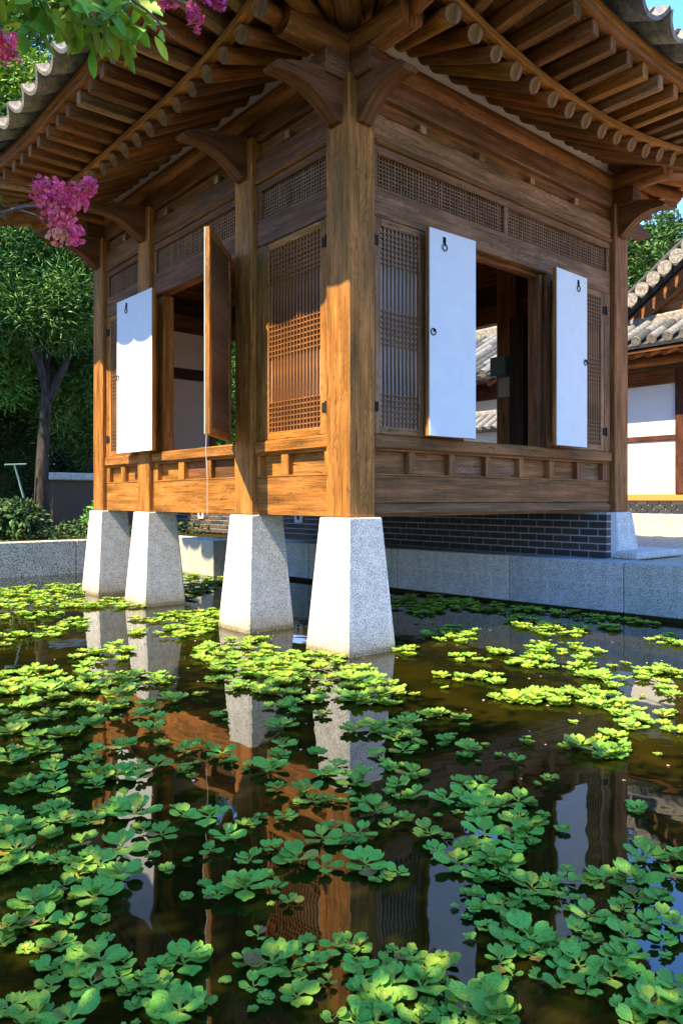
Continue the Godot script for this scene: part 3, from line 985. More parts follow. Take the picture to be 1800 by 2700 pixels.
func make_ground() -> void:
	var g := MB.new()
	var y := 0.50
	flat(g, [[-3.9, -7.3], [-3.9, 7.0], [-300, 7.0], [-300, -7.3]], y)
	flat(g, [[-300, -7.3], [300, -7.3], [300, -300], [-300, -300]], y)
	flat(g, [[-300, 7.0], [300, 7.0], [300, 300], [-300, 300]], y)
	flat(g, [[2.3, -7.3], [2.3, -5.5], [edge_x(-5.5) + 0.15, -5.5], [edge_x(7.0) + 0.15, 7.0], [300, 7.0], [300, -7.3]], y)
	struct("ground", g.done(), M["soil"])
	var c := MB.new()
	flat(c, [[edge_x(-5.3) + 0.2, -5.3], [edge_x(9.0) + 0.2, 9.0], [40, 9.0], [40, -14], [4.5, -14], [4.5, -5.3]], y + 0.006)
	struct("courtyard", c.done(), M["sand"])
	var b := MB.new()
	flat(b, [[-4.2, -7.4], [4.2, -7.4], [4.2, 7.4], [-4.2, 7.4]], -0.6)
	struct("pond_bed", b.done(), M["soil"])
	var w := MB.new()
	flat(w, [[-4.0, -7.25], [2.2, -7.25], [2.2, -5.5], [edge_x(-5.5) + 0.1, -5.5], [edge_x(6.9) + 0.1, 6.9], [-4.0, 6.9]], 0.0)
	struct("water", w.done(), M["water"])
	# the granite edging, block by block
	var e := thing("pond_edging", "pale grey granite block edging around the pond, below the brick wall", "edging")
	var zs := [-5.35, -3.9, -2.35, -0.81, 0.42, 1.95, 3.5, 5.1, 7.0]
	for i in zs.size() - 1:
		var a := Vector3(edge_x(zs[i]), 0, zs[i])
		var d := Vector3(edge_x(zs[i + 1]), 0, zs[i + 1])
		var z := (d - a).normalized()
		var x := UP.cross(z)
		box_part("granite_block", e, (a + d) / 2 + x * 0.18 + Vector3(0, 0.28, 0), Vector3(0.36, 0.48, (d - a).length() - 0.006), M["granite_kerb"], 0.008, Basis(x, UP, z))
		box_part("wet_footing", e, (a + d) / 2 + x * 0.18 + Vector3(0, -0.18, 0), Vector3(0.352, 0.43, (d - a).length() - 0.004), M["soil"], 0.0, Basis(x, UP, z))
	for q in [[2.03, -6.25, 0.36, 1.78], [2.16, -5.18, 0.0, 0.0]]:
		pass
	box_part("granite_block", e, Vector3(2.21, 0.06, -6.22), Vector3(0.36, 0.92, 1.76), M["granite_kerb"], 0.008)
	box_part("granite_block", e, Vector3(2.66, 0.06, -5.53), Vector3(0.53, 0.92, 0.36), M["granite_kerb"], 0.008)
	var xs := [-4.3, -2.6, -0.95, 0.7, 2.38]
	for i in 4:
		box_part("concrete_block", e, Vector3((xs[i] + xs[i + 1]) / 2, 0.05, -7.28), Vector3(xs[i + 1] - xs[i] - 0.005, 0.90, 0.36), M["concrete"], 0.012)
	for i in 9:
		box_part("granite_block", e, Vector3(-4.08, 0.05, -7.1 + 0.8 + i * 1.6), Vector3(0.36, 0.92, 1.594), M["granite_kerb"], 0.008)
	for i in 5:
		box_part("granite_block", e, Vector3(-3.9 + 0.8 + i * 1.6, 0.05, 7.02), Vector3(1.594, 0.92, 0.36), M["granite_kerb"], 0.008)

func make_brick_wall() -> void:
	var e := thing("brick_wall", "low dark brick foundation wall with pale joints under the pavilion", "wall")
	var xw := 3.30
	box_part("mortar_bed", e, Vector3(xw + 0.10, 0.752, -4.40), Vector3(0.18, 0.462, 9.02), M["joint"])
	var ms := []
	for k in 3:
		var b := MB.new()
		b.box(Vector3.ZERO, Vector3(0.09, 0.0615, 0.196), 0.004)
		ms.append(b.done())
	var hb := MB.new()
	hb.box(Vector3.ZERO, Vector3(0.09, 0.0615, 0.092), 0.004)
	var half := hb.done()
	var count := 0
	for row in 6:
		var y := 0.557 + row * 0.0755
		var z := 0.115
		if row % 2 == 1:
			part("brick", half, M["brick"], e, Transform3D(Basis(), Vector3(xw + 0.045, y, z - 0.046)))
			z -= 0.104
		while z > -8.8 and count < 292:
			var k := rng.randf()
			var far := z < -4.6
			var mm: String = ("brick_c" if k < 0.75 else "brick_b") if far else ("brick" if k < 0.65 else "brick_b")  # bricks beyond the pavilion are browner: warm sunlight put into their colour
			part("brick", ms[rng.randi() % 3], M[mm], e, Transform3D(Basis(), Vector3(xw + 0.045 + rng.randf_range(-0.003, 0.003), y, z - 0.098)))
			count += 1
			z -= 0.208
	for z in [-4.95, -7.9]:
		var v := MB.new()
		v.box(Vector3.ZERO, Vector3(0.03, 0.2, 0.2), 0.006)
		var o := part("vent_plate", v.done(), M["mortar"], e, Transform3D(Basis(), Vector3(xw - 0.012, 0.86, z)))
		var h := MB.new()
		h.tube([Vector3(-0.019, 0, 0), Vector3(-0.0155, 0, 0)], [0.05, 0.05], 12)
		part("vent_hole", h.done(), M["iron"], o, Transform3D(Basis().scaled(Vector3(1, 1.2, 0.7)), Vector3.ZERO))

# ------------------------------------------------------------------ neighbours
func tile_row(m: MB, a: Vector3, b: Vector3, r: float) -> void:
	m.tube([a, b], [r, r], 8, true, off())

func hall_box(h: Node3D, nm: String, x0: float, x1: float, y0: float, y1: float, za: float, zb: float, m: String, ch := 0.01) -> void:
	box_part(nm, h, Vector3((x0 + x1) / 2, (y0 + y1) / 2 - 0.5, (za + zb) / 2), Vector3(x1 - x0, y1 - y0, zb - za), M[m], ch)

func gabled_hall() -> void:
	var h := thing("tiled_hall", "white-walled hall with grey tiled gable roof across the courtyard", "building", Vector3(9.3, 0.5, -1.0))
	var z0 := -2.6
	var z1 := 4.2
	var zc := (z0 + z1) / 2
	var lz := z1 - z0
	hall_box(h, "stylobate", -0.75, 6, 0.44, 0.86, z0 - 0.4, z1 + 0.4, "granite")
	hall_box(h, "core", 0.06, 5.4, 0.86, 3.6, z0 + 0.05, z1 - 0.05, "white_wall")
	var br := MB.new()
	br.box(Vector3.ZERO, Vector3(0.06, 0.062, 0.2), 0.004)
	var brm := br.done()
	hall_box(h, "brick_bed", 0.0, 0.06, 0.86, 1.09, z0, z1, "mortar", 0.0)
	for row in 3:
		for i in 30:
			var z: float = z0 + 0.11 + i * 0.215 + (0.1 if row % 2 else 0.0)
			if z < z1 - 0.1:
				part("brick", brm, M["brick" if (i + row) % 3 else "brick_b"], h, Transform3D(Basis(), Vector3(-0.005, 0.9 + row * 0.074 - 0.5, z)))
	hall_box(h, "ground_sill", -0.05, 0.1, 1.09, 1.21, z0, z1, "ochre")
	for i in 5:
		var z := z0 + 1.62 * i + 0.05
		hall_box(h, "wall_post", -0.07, 0.09, 1.21, 3.4, z - 0.08, z + 0.08, "frame_red")
		if i < 4:
			hall_box(h, "white_panel", -0.01, 0.06, 1.21, 2.15, z + 0.08, z + 1.54, "white_wall", 0.0)
			hall_box(h, "white_panel", -0.01, 0.06, 2.25, 3.15, z + 0.08, z + 1.54, "white_wall", 0.0)
	hall_box(h, "wall_rail", -0.04, 0.09, 2.15, 2.25, z0, z1, "frame_red")
	hall_box(h, "wall_beam", -0.06, 0.12, 3.15, 3.45, z0, z1, "wood_brown")
	var pl := MB.new()
	pl.tube([Vector3(-0.02, 3.08, z0 - 0.3), Vector3(-0.02, 3.08, z1 + 0.3)], [0.1, 0.1], 12)
	part("purlin", pl.done(), M["wood"], h)
	for i in 27:
		var z := z0 - 0.3 + i * 0.29
		var f := MB.new()
		f.tube([Vector3(-0.74, 3.08, z), Vector3(0.3, 3.42, z)], [0.06, 0.06], 10, true, off())
		part("rafter", f.done(), M["wood"], h)
	var deck := MB.new()
	deck.xf = Transform3D(Basis(Vector3.BACK, 0.30), Vector3(-0.3, 3.29, zc))
	deck.box(Vector3.ZERO, Vector3(1.15, 0.04, lz + 0.9), 0.0, Vector2(), 2)
	part("eave_boards", deck.done(), M["wood"], h)
	# the pent roof below the gable, tile by tile along its eave
	var bed := MB.new()
	bed.xf = Transform3D(Basis(Vector3.BACK, 0.46), Vector3(-0.36, 3.46, zc))
	bed.box(Vector3.ZERO, Vector3(1.2, 0.06, lz + 1.2), 0.0)
	part("roof_bed", bed.done(), M["tile"], h)
	var cov := barrel(0.08, 0.02, 0.42, 0.0, PI, 8, true)
	var n := 30
	for i in n:
		var z := z0 - 0.55 + i * 0.27
		for k in 3:
			var x := Vector3(-cos(0.46), -sin(0.46), 0)
			var yy := Vector3(-sin(0.46), cos(0.46), 0)
			var bs := Basis(yy.cross(x), yy, x)
			part("cover_tile", cov, M["tile_light" if rng.randf() < 0.7 else "tile"], h, Transform3D(bs, Vector3(-0.52 + k * 0.36, 3.46 + k * 0.178, z) + yy * 0.03))
		if true:
			var w := MB.new()
			w.tube([Vector3(-0.945, 3.28, z), Vector3(-0.925, 3.29, z)], [0.082, 0.085], 12)
			part("tile_end", w.done(), M["tile_pale"], h)
	hall_box(h, "roof_ridge", -0.02, 0.2, 4.20, 4.42, z0 - 0.4, z1 + 0.3, "tile_pale", 0.04)
	# the gable: boards, and the verge of tiles that climbs to the ridge
	var apex := Vector3(-0.05, 5.85, zc)
	for sg in [-1.0, 1.0]:
		var low := Vector3(-0.05, 3.20, zc + sg * (lz / 2 + 0.35))
		var d := (apex - low)
		var dn := d.normalized()
		var up: Vector3 = dn.cross(Vector3(-1, 0, 0)) * sg
		if up.y < 0:
			up = -up
		var m := MB.new()
		m.box(Vector3.ZERO, Vector3(0.10, 0.26, d.length()), 0.01, off(), 2)
		part("barge_board", m.done(), M["wood_brown"], h, Transform3D(Basis(up.cross(dn), up, dn), (low + apex) / 2 - up * 0.14 + Vector3(0.1, 0, 0)))
		var nt := int(d.length() / 0.25)
		for i in nt:
			var p := low + dn * (0.25 * i + 0.1)
			part("cover_tile", cov, M["tile_light"], h, Transform3D(Basis(dn, up, dn.cross(up)) if dn.cross(up).x < 0 else Basis(-dn, up, -dn.cross(up)), p + up * 0.12 + Vector3(0.15, 0, 0)))
			var w := MB.new()
			w.tube([Vector3(-0.275, 0, 0), Vector3(-0.255, 0, 0)], [0.125, 0.125], 12)
			part("tile_end", w.done(), M["tile_pale"], h, Transform3D(Basis(), p + up * 0.07))
		for k in 4:
			var m2 := MB.new()
			m2.tube([low + up * (0.24 + 0.05 * (k % 2)) + Vector3(-0.15 + 0.22 * k, 0, 0) - dn * 0.2, apex + up * (0.24 + 0.05 * (k % 2)) + Vector3(-0.15 + 0.22 * k, 0, 0)], [0.055, 0.055], 8)
			part("verge_tile_row", m2.done(), M["tile"], h)
		var slab := MB.new()
		slab.box(Vector3.ZERO, Vector3(6.0, 0.16, d.length()), 0.0)
		part("roof_slope", slab.done(), M["tile"], h, Transform3D(Basis(up.cross(dn), up, dn), (low + apex) / 2 + up * 0.12 + Vector3(3.05, 0, 0)))
	var gb := MB.new()
	gb.prism(PackedVector2Array([Vector2(-lz / 2, 3.6), Vector2(lz / 2, 3.6), Vector2(0, 5.8)]), 0.0, 0.1)
	part("gable_wall", gb.done(), M["wood_brown"], h, Transform3D(Basis(Vector3.BACK, UP, Vector3.LEFT), Vector3(0.22, 0, zc)))

func long_hall() -> void:
	var h := thing("long_hall", "long tiled hall with white wall seen through the pavilion's far window", "building", Vector3(9.6, 0.5, -8.5))
	box_part("stylobate", h, Vector3(1.2, 0.13, 0), Vector3(4.4, 0.4, 7.4), M["granite"])
	box_part("white_wall", h, Vector3(1.5, 1.8, 0), Vector3(2.9, 3.0, 6.6), M["white_wall"])
	box_part("wall_rail", h, Vector3(0.02, 1.95, 0), Vector3(0.1, 0.12, 6.6), M["frame_red"])
	box_part("wall_beam", h, Vector3(0.0, 3.0, 0), Vector3(0.12, 0.36, 6.7), M["frame_red"])
	for i in 5:
		box_part("wall_post", h, Vector3(0.0, 1.6, -3.2 + i * 1.6), Vector3(0.16, 2.6, 0.16), M["frame_red"], 0.01)
	var cov := barrel(0.085, 0.02, 0.5, 0.0, PI, 8, true)
	var bed := MB.new()
	bed.xf = Transform3D(Basis(Vector3.BACK, 0.5), Vector3(0.4, 3.9, 0))
	bed.box(Vector3.ZERO, Vector3(3.2, 0.1, 8.0), 0)
	part("roof_bed", bed.done(), M["tile"], h)
	for i in 29:
		var z := -3.9 + i * 0.28
		var x := Vector3(-cos(0.5), -sin(0.5), 0)
		var yy := Vector3(-sin(0.5), cos(0.5), 0)
		var bs := Basis(yy.cross(x), yy, x)
		for k in 6:
			part("cover_tile", cov, M["tile_light" if rng.randf() < 0.6 else "tile"], h, Transform3D(bs, Vector3(-0.58 + k * 0.42, 3.40 + k * 0.23, z) + yy * 0.05))
		var w := MB.new()
		w.tube([Vector3(-1.04, 3.20, z), Vector3(-1.02, 3.21, z)], [0.09, 0.09], 10)
		part("tile_end", w.done(), M["tile_pale"], h)
		if i % 2 == 0:
			var f := MB.new()
			f.tube([Vector3(-0.85, 3.02, z), Vector3(0.2, 3.5, z)], [0.06, 0.06], 8, true, off())
			part("rafter", f.done(), M["wood"], h)
	box_part("roof_ridge", h, Vector3(1.8, 4.75, 0), Vector3(0.3, 0.4, 8.0), M["tile_pale"], 0.08)

func garden_wall() -> void:
	var h := thing("garden_wall", "white garden wall with sloping grey tile cap behind the pavilion", "wall", Vector3(8.0, 0.5, -7.2))
	box_part("wall_body", h, Vector3(0, 0.95, 0), Vector3(0.36, 1.9, 6.0), M["white_wall"])
	var cov := barrel(0.06, 0.015, 0.62, 0.0, PI, 8, true)
	for sg in [-1.0, 1.0]:
		var bed := MB.new()
		bed.xf = Transform3D(Basis(Vector3.BACK, -0.55 * sg), Vector3(sg * 0.26, 2.06, 0))
		bed.box(Vector3.ZERO, Vector3(0.62, 0.05, 6.1), 0)
		part("cap_bed", bed.done(), M["tile"], h)
		for i in 30:
			var z := -2.95 + i * 0.2
			var x := Vector3(sg * cos(0.55), -sin(0.55), 0)
			var yy := Vector3(sg * sin(0.55), cos(0.55), 0)
			part("cover_tile", cov, M["tile_light"], h, Transform3D(Basis(yy.cross(x), yy, x), Vector3(0, 2.22, z) + yy * 0.03))
	var r := MB.new()
	r.tube([Vector3(0, 2.26, -3.05), Vector3(0, 2.26, 3.05)], [0.09, 0.09], 10)
	part("cap_ridge", r.done(), M["tile_light"], h)

# ------------------------------------------------------------------ trees
func clump(sd: int, n: int, spread: float, len: float, wide: float) -> ArrayMesh:
	var r := RandomNumberGenerator.new()
	r.seed = sd
	var m := MB.new()
	for i in n:
		var d := Vector3(r.randf_range(-1, 1), r.randf_range(-0.7, 1), r.randf_range(-1, 1)).normalized()
		var p := d * spread * sqrt(r.randf())
		var dir := (d + Vector3(r.randf_range(-1, 1), r.randf_range(-0.8, 0.6), r.randf_range(-1, 1))).normalized()
		var sd2 := dir.cross(Vector3(r.randf_range(-1, 1), 1, r.randf_range(-1, 1))).normalized()
		var nn := sd2.cross(dir).normalized()
		var k := r.randf_range(0.75, 1.1)
		m.tint = Color(k * r.randf_range(0.9, 1.15), k, k * r.randf_range(0.7, 1.0))
		var a := p
		var b := p + dir * len * 0.45 + sd2 * wide * 0.5 - nn * len * 0.05
		var c2 := p + dir * len - nn * len * 0.12
		var e := p + dir * len * 0.45 - sd2 * wide * 0.5 - nn * len * 0.05
		var mid := p + dir * len * 0.5 + nn * len * 0.04
		m.tri(a, b, mid); m.tri(b, c2, mid); m.tri(c2, e, mid); m.tri(e, a, mid)
	return m.done()

func canopy(parent: Node, mesh: Mesh, blobs: Array, count: int, col: Color, vary: float, accept = null) -> MultiMeshInstance3D:
	var xs := []
	var cs := []
	var total := 0.0
	for b in blobs:
		total += b[1].x * b[1].y * b[1].z
	for b in blobs:
		var n := int(count * b[1].x * b[1].y * b[1].z / total)
		for i in n:
			var d := Vector3(rng.randfn(), rng.randfn(), rng.randfn()).normalized()
			var p: Vector3 = b[0] + d * b[1] * pow(rng.randf(), 0.42) * rng.randf_range(0.85, 1.1)
			if accept != null and not accept.call(p):
				continue
			var s := rng.randf_range(0.75, 1.3)
			xs.append(Transform3D(Basis.from_euler(Vector3(rng.randf() * 0.8, rng.randf() * TAU, rng.randf() * 0.8)).scaled(Vector3.ONE * s), p))
			var k := exp(rng.randfn() * vary)
			cs.append(Color(col.r * k * rng.randf_range(0.8, 1.3), col.g * k, col.b * k * rng.randf_range(0.7, 1.2)))
	return many("crown", mesh, M["leaf"], parent, xs, cs)

func tree(called: String, label: String, p: Vector3, tall: float, lean: Vector3, r: float, blobs: Array, count: int, mesh: Mesh, col: Color, bark := "bark_dark", group := "trees behind the pond") -> Node3D:
	var t := thing(called, label, "tree", p, group)
	var m := MB.new()
	var ps := []
	var rs := []
	for i in 8:
		var f := i / 7.0
		ps.append(Vector3(lean.x * f * f + rng.randf_range(-0.05, 0.05) * f, tall * f - 0.05, lean.z * f * f + rng.randf_range(-0.05, 0.05) * f))
		rs.append(r * lerpf(1.25 if i == 0 else 1.0, 0.3, f))
	m.tube(ps, rs, 10, true, off())
	part("trunk", m.done(), M[bark], t)
	for b in blobs:
		var q: Vector3 = b[0]
		var l := MB.new()
		var st: Vector3 = ps[clampi(int(7 * clampf((q.y - 0.8) / tall, 0.3, 0.95)), 2, 6)]
		l.tube([st, st.lerp(q, 0.5) + UP * 0.15, q], [r * 0.4, r * 0.28, r * 0.1], 7, true, off())
		part("limb", l.done(), M[bark], t)
	canopy(t, mesh, blobs, count, col, 0.28)
	return t

func ball(n: int, c: Vector3, s: Vector3, k := 0.5) -> Array:
	var out := []
	for i in n:
		var d := Vector3(rng.randfn(), rng.randfn(), rng.randfn()).normalized() * pow(rng.randf(), 0.4)
		out.append([c + d * s * 0.75, s * rng.randf_range(k * 0.7, k * 1.15)])
	return out

func make_trees() -> void:
	var broad := clump(11, 12, 0.26, 0.17, 0.085)
	var soft := clump(12, 34, 0.30, 0.13, 0.024)
	var fine := clump(13, 12, 0.22, 0.12, 0.06)
	var deep := Color(0.046, 0.115, 0.036)
	var mid := Color(0.10, 0.235, 0.052)
	var fresh := Color(0.17, 0.32, 0.05)
	# the forked tree by the pond wall and what stands round it
	var forked := tree("forked_tree", "dark forked tree just behind the pond wall, bare trunk below", Vector3(0.80, 0.5, -9.0), 4.6, Vector3(0.35, 0, -0.1), 0.13, ball(8, Vector3(0.4, 4.6, 0), Vector3(1.5, 1.2, 1.2), 0.5), 1300, soft, mid)
	for q in [Vector3(-0.55, 4.1, 0.1), Vector3(0.75, 4.2, 0.0)]:
		var fk := MB.new()
		fk.tube([Vector3(0.14, 2.35, -0.03), Vector3(0.14 + q.x * 0.35, 3.0, 0.05), q], [0.085, 0.065, 0.03], 8, true, off())
		part("fork", fk.done(), M["bark_dark"], forked)
	tree("evergreen_tree", "dense green evergreen at the left edge, left of the forked tree", Vector3(-0.3, 0.5, -10.3), 6.5, Vector3(0.2, 0, 0), 0.14, ball(14, Vector3(0.2, 4.4, 0), Vector3(1.5, 1.9, 1.4), 0.5), 2380, soft, Color(0.115, 0.275, 0.06))
	tree("evergreen_tree", "green evergreen behind the forked tree, beside the far post", Vector3(2.5, 0.5, -11.0), 6.5, Vector3(-0.2, 0, 0.1), 0.13, ball(14, Vector3(-0.1, 4.0, 0), Vector3(1.5, 2.4, 1.4), 0.5), 2380, soft, mid)
	tree("evergreen_tree", "dark evergreen filling the gap behind the forked tree", Vector3(1.2, 0.5, -13.2), 8.0, Vector3(0.3, 0, 0), 0.2, ball(16, Vector3(0, 4.2, 0), Vector3(2.6, 3.6, 1.6), 0.5), 3919, soft, deep)
	tree("evergreen_tree", "dark evergreen out at the far left behind the pond", Vector3(-2.6, 0.5, -12.4), 7.0, Vector3(0.2, 0, 0), 0.18, ball(14, Vector3(0, 3.8, 0), Vector3(2.0, 3.2, 1.8), 0.5), 2800, soft, deep)
	tree("leafy_tree", "bright green leafy tree rising above the left eave", Vector3(1.9, 0.5, -16.0), 12.0, Vector3(0.2, 0, 0), 0.28, ball(24, Vector3(0.2, 10.2, 0), Vector3(3.0, 2.7, 2.2), 0.40), 5200, broad, fresh)
	tree("leafy_tree", "taller leafy tree at the top left corner behind the flowers", Vector3(3.0, 0.5, -21.0), 16.0, Vector3(0.4, 0, 0), 0.32, ball(22, Vector3(0.3, 14.6, 0), Vector3(4.2, 3.4, 2.4), 0.36), 3600, broad, Color(0.15, 0.30, 0.06))
	tree("leafy_tree", "leafy tree seen through the pavilion's back window", Vector3(8.2, 0.5, -15.4), 7.0, Vector3(0.3, 0, 0), 0.22, ball(16, Vector3(-0.3, 4.0, 0), Vector3(2.6, 3.6, 2.0), 0.5), 3000, broad, mid)
	for q in [[20.3, -8.6, 11.6, "round green tree behind the hall roof, next to the far post"], [22.6, -8.9, 13.0, "tall airy tree with sky gaps behind the hall roof"], [23.5, -6.2, 11.0, "green tree at the right edge beyond the hall roof"], [18.0, -16.0, 9.5, "leafy tree far behind the long hall"]]:
		tree("courtyard_tree", q[3], Vector3(q[0], 0.5, q[1]), q[2] * 0.8, Vector3(0.2, 0, 0), 0.22, ball(16, Vector3(0, q[2] * 0.66, 0), Vector3(1.7, q[2] * 0.30, 1.9), 0.45), 2600, broad, Color(0.075, 0.165, 0.04), "bark", "trees beyond the hall")
	# low shrubs along the pond wall
	var xs := [-2.6, -1.2, 0.1, 1.6]
	for i in xs.size():
		var sh := thing("shrub", "low dark green shrub behind the pond wall, %s from the left" % ["first", "second", "third", "fourth", "fifth", "sixth", "seventh", "eighth", "ninth"][i], "shrub", Vector3(xs[i], 0.5, -8.0 - rng.randf() * 0.5), "shrubs along the pond wall")
		var st := MB.new()
		for k in 4:
			st.tube([Vector3.ZERO, Vector3(rng.randf_range(-0.25, 0.25), 0.45, rng.randf_range(-0.2, 0.2))], [0.015, 0.006], 5)
		part("stem", st.done(), M["bark_dark"], sh)
		canopy(sh, fine, ball(4, Vector3(0, 0.32, 0), Vector3(0.40, 0.14, 0.3), 0.6), 110, [mid, deep, Color(0.05, 0.11, 0.03)][i % 3], 0.25)
	var hedge := []
	var hc := []
	for i in 9500:
		var x := rng.randf_range(-12, 9)
		hedge.append(Transform3D(Basis.from_euler(Vector3(0, rng.randf() * TAU, 0)).scaled(Vector3.ONE * rng.randf_range(1.0, 2.0)), Vector3(x, 0.5 + rng.randf() * rng.randf_range(2.0, 6.5), -14.8 - rng.randf() * 1.5)))
		var k := rng.randf_range(0.6, 1.2)
		hc.append(Color(deep.r * k, deep.g * k, deep.b * k))
	var th := many("undergrowth", soft, M["leaf"], self, hedge, hc)
	th.set_meta("label", "dark mass of undergrowth behind the trees at left")
	th.set_meta("category", "undergrowth")
	var ic := []
	var icc := []
	for i in 2200:
		ic.append(Transform3D(Basis.from_euler(Vector3(0, rng.randf() * TAU, 0)).scaled(Vector3.ONE * rng.randf_range(0.4, 0.9)), Vector3(rng.randf_range(-8, 4), 0.5 + 0.12 * rng.randf(), -7.5 - rng.randf() * 5)))
		icc.append(Color(0.05, 0.11, 0.025) * rng.randf_range(0.6, 1.3))
	var gc := many("ground_cover", fine, M["leaf"], self, ic, icc)
	gc.set_meta("label", "low ivy ground cover under the trees behind the pond wall")
	gc.set_meta("category", "ground cover")
	# a prop and a pale capped wall under the trees
	var pole := thing("tree_prop", "thin pale green prop leaning beside the forked tree", "prop", Vector3(0.68, 0.5, -8.95))
	var pm := MB.new()
	pm.tube([Vector3(0, 0, 0), Vector3(-0.33, 1.20, 0)], [0.018, 0.018], 8)
	part("pole", pm.done(), M["stake"], pole)
	var pc := MB.new()
	pc.tube([Vector3(-0.48, 1.19, 0), Vector3(-0.14, 1.21, 0)], [0.014, 0.014], 8)
	part("crossbar", pc.done(), M["stake"], pole)
	var lw := thing("low_wall", "low dark wall with a pale stone cap right of the forked tree", "wall", Vector3(2.1, 0.5, -9.9))
	box_part("wall_body", lw, Vector3(0, 0.48, 0), Vector3(1.7, 0.96, 0.35), M["brick_c"])
	box_part("cap_stone", lw, Vector3(0, 1.04, 0), Vector3(1.8, 0.14, 0.5), M["granite"], 0.02)

# ------------------------------------------------------------------ the crape myrtle over the near bank
func sprig(m: MB, a: Vector3, b: Vector3, r: float) -> void:
	m.tube([a, a.lerp(b, 0.5) + Vector3(0, (a - b).length() * 0.06, 0), b], [r, r * 0.8, r * 0.5], 6, true, off())

func oval_leaf(m: MB, p: Vector3, dir: Vector3, nn: Vector3, l: float, w: float) -> void:
	var s := dir.cross(nn).normalized()
	nn = s.cross(dir).normalized()
	var g := []
	for i in 6:
		var f := i / 5.0
		var ww := w * 0.5 * pow(sin(PI * clampf(f * 0.94 + 0.03, 0, 1)), 0.8)
		var row := []
		for j in [-1.0, 0.0, 1.0]:
			row.append(p + dir * l * f + s * ww * j + nn * (0.10 * absf(j) * w - 0.25 * l * f * f))
		g.append(row)
	m.sheet(g)

func panicle(parent: Node, c: Vector3, size: Vector3, n: int, tone: Color) -> void:
	var m := MB.new()
	for i in int(n * 1.25):
		var d := Vector3(rng.randfn(), rng.randfn(), rng.randfn()).normalized()
		var p := c + d * size * pow(rng.randf(), 0.5)
		var k := rng.randf_range(0.7, 1.15)
		for j in 6:
			m.tint = Color(tone.r * k * rng.randf_range(0.85, 1.1), tone.g * k * rng.randf_range(0.6, 1.8), tone.b * k * rng.randf_range(0.8, 1.15))
			var dir := (d * 0.5 + Vector3(rng.randfn(), rng.randfn(), rng.randfn()).normalized()).normalized()
			var s := dir.cross(d + Vector3(0.01, 0.02, 0)).normalized()
			var l := rng.randf_range(0.008, 0.014)
			var nn := s.cross(dir)
			var q := p + dir * 0.005
			var a := q + dir * l * 0.7 + s * l * 0.65 + nn * l * rng.randf_range(-0.3, 0.3)
			var b := q + dir * l * 1.1 + nn * l * rng.randf_range(-0.3, 0.3)
			var e := q + dir * l * 0.7 - s * l * 0.65 + nn * l * rng.randf_range(-0.3, 0.3)
			m.tri(q, a, b)
			m.tri(q, b, e)
	part("flower_panicle", m.done(), M["petal"], parent)

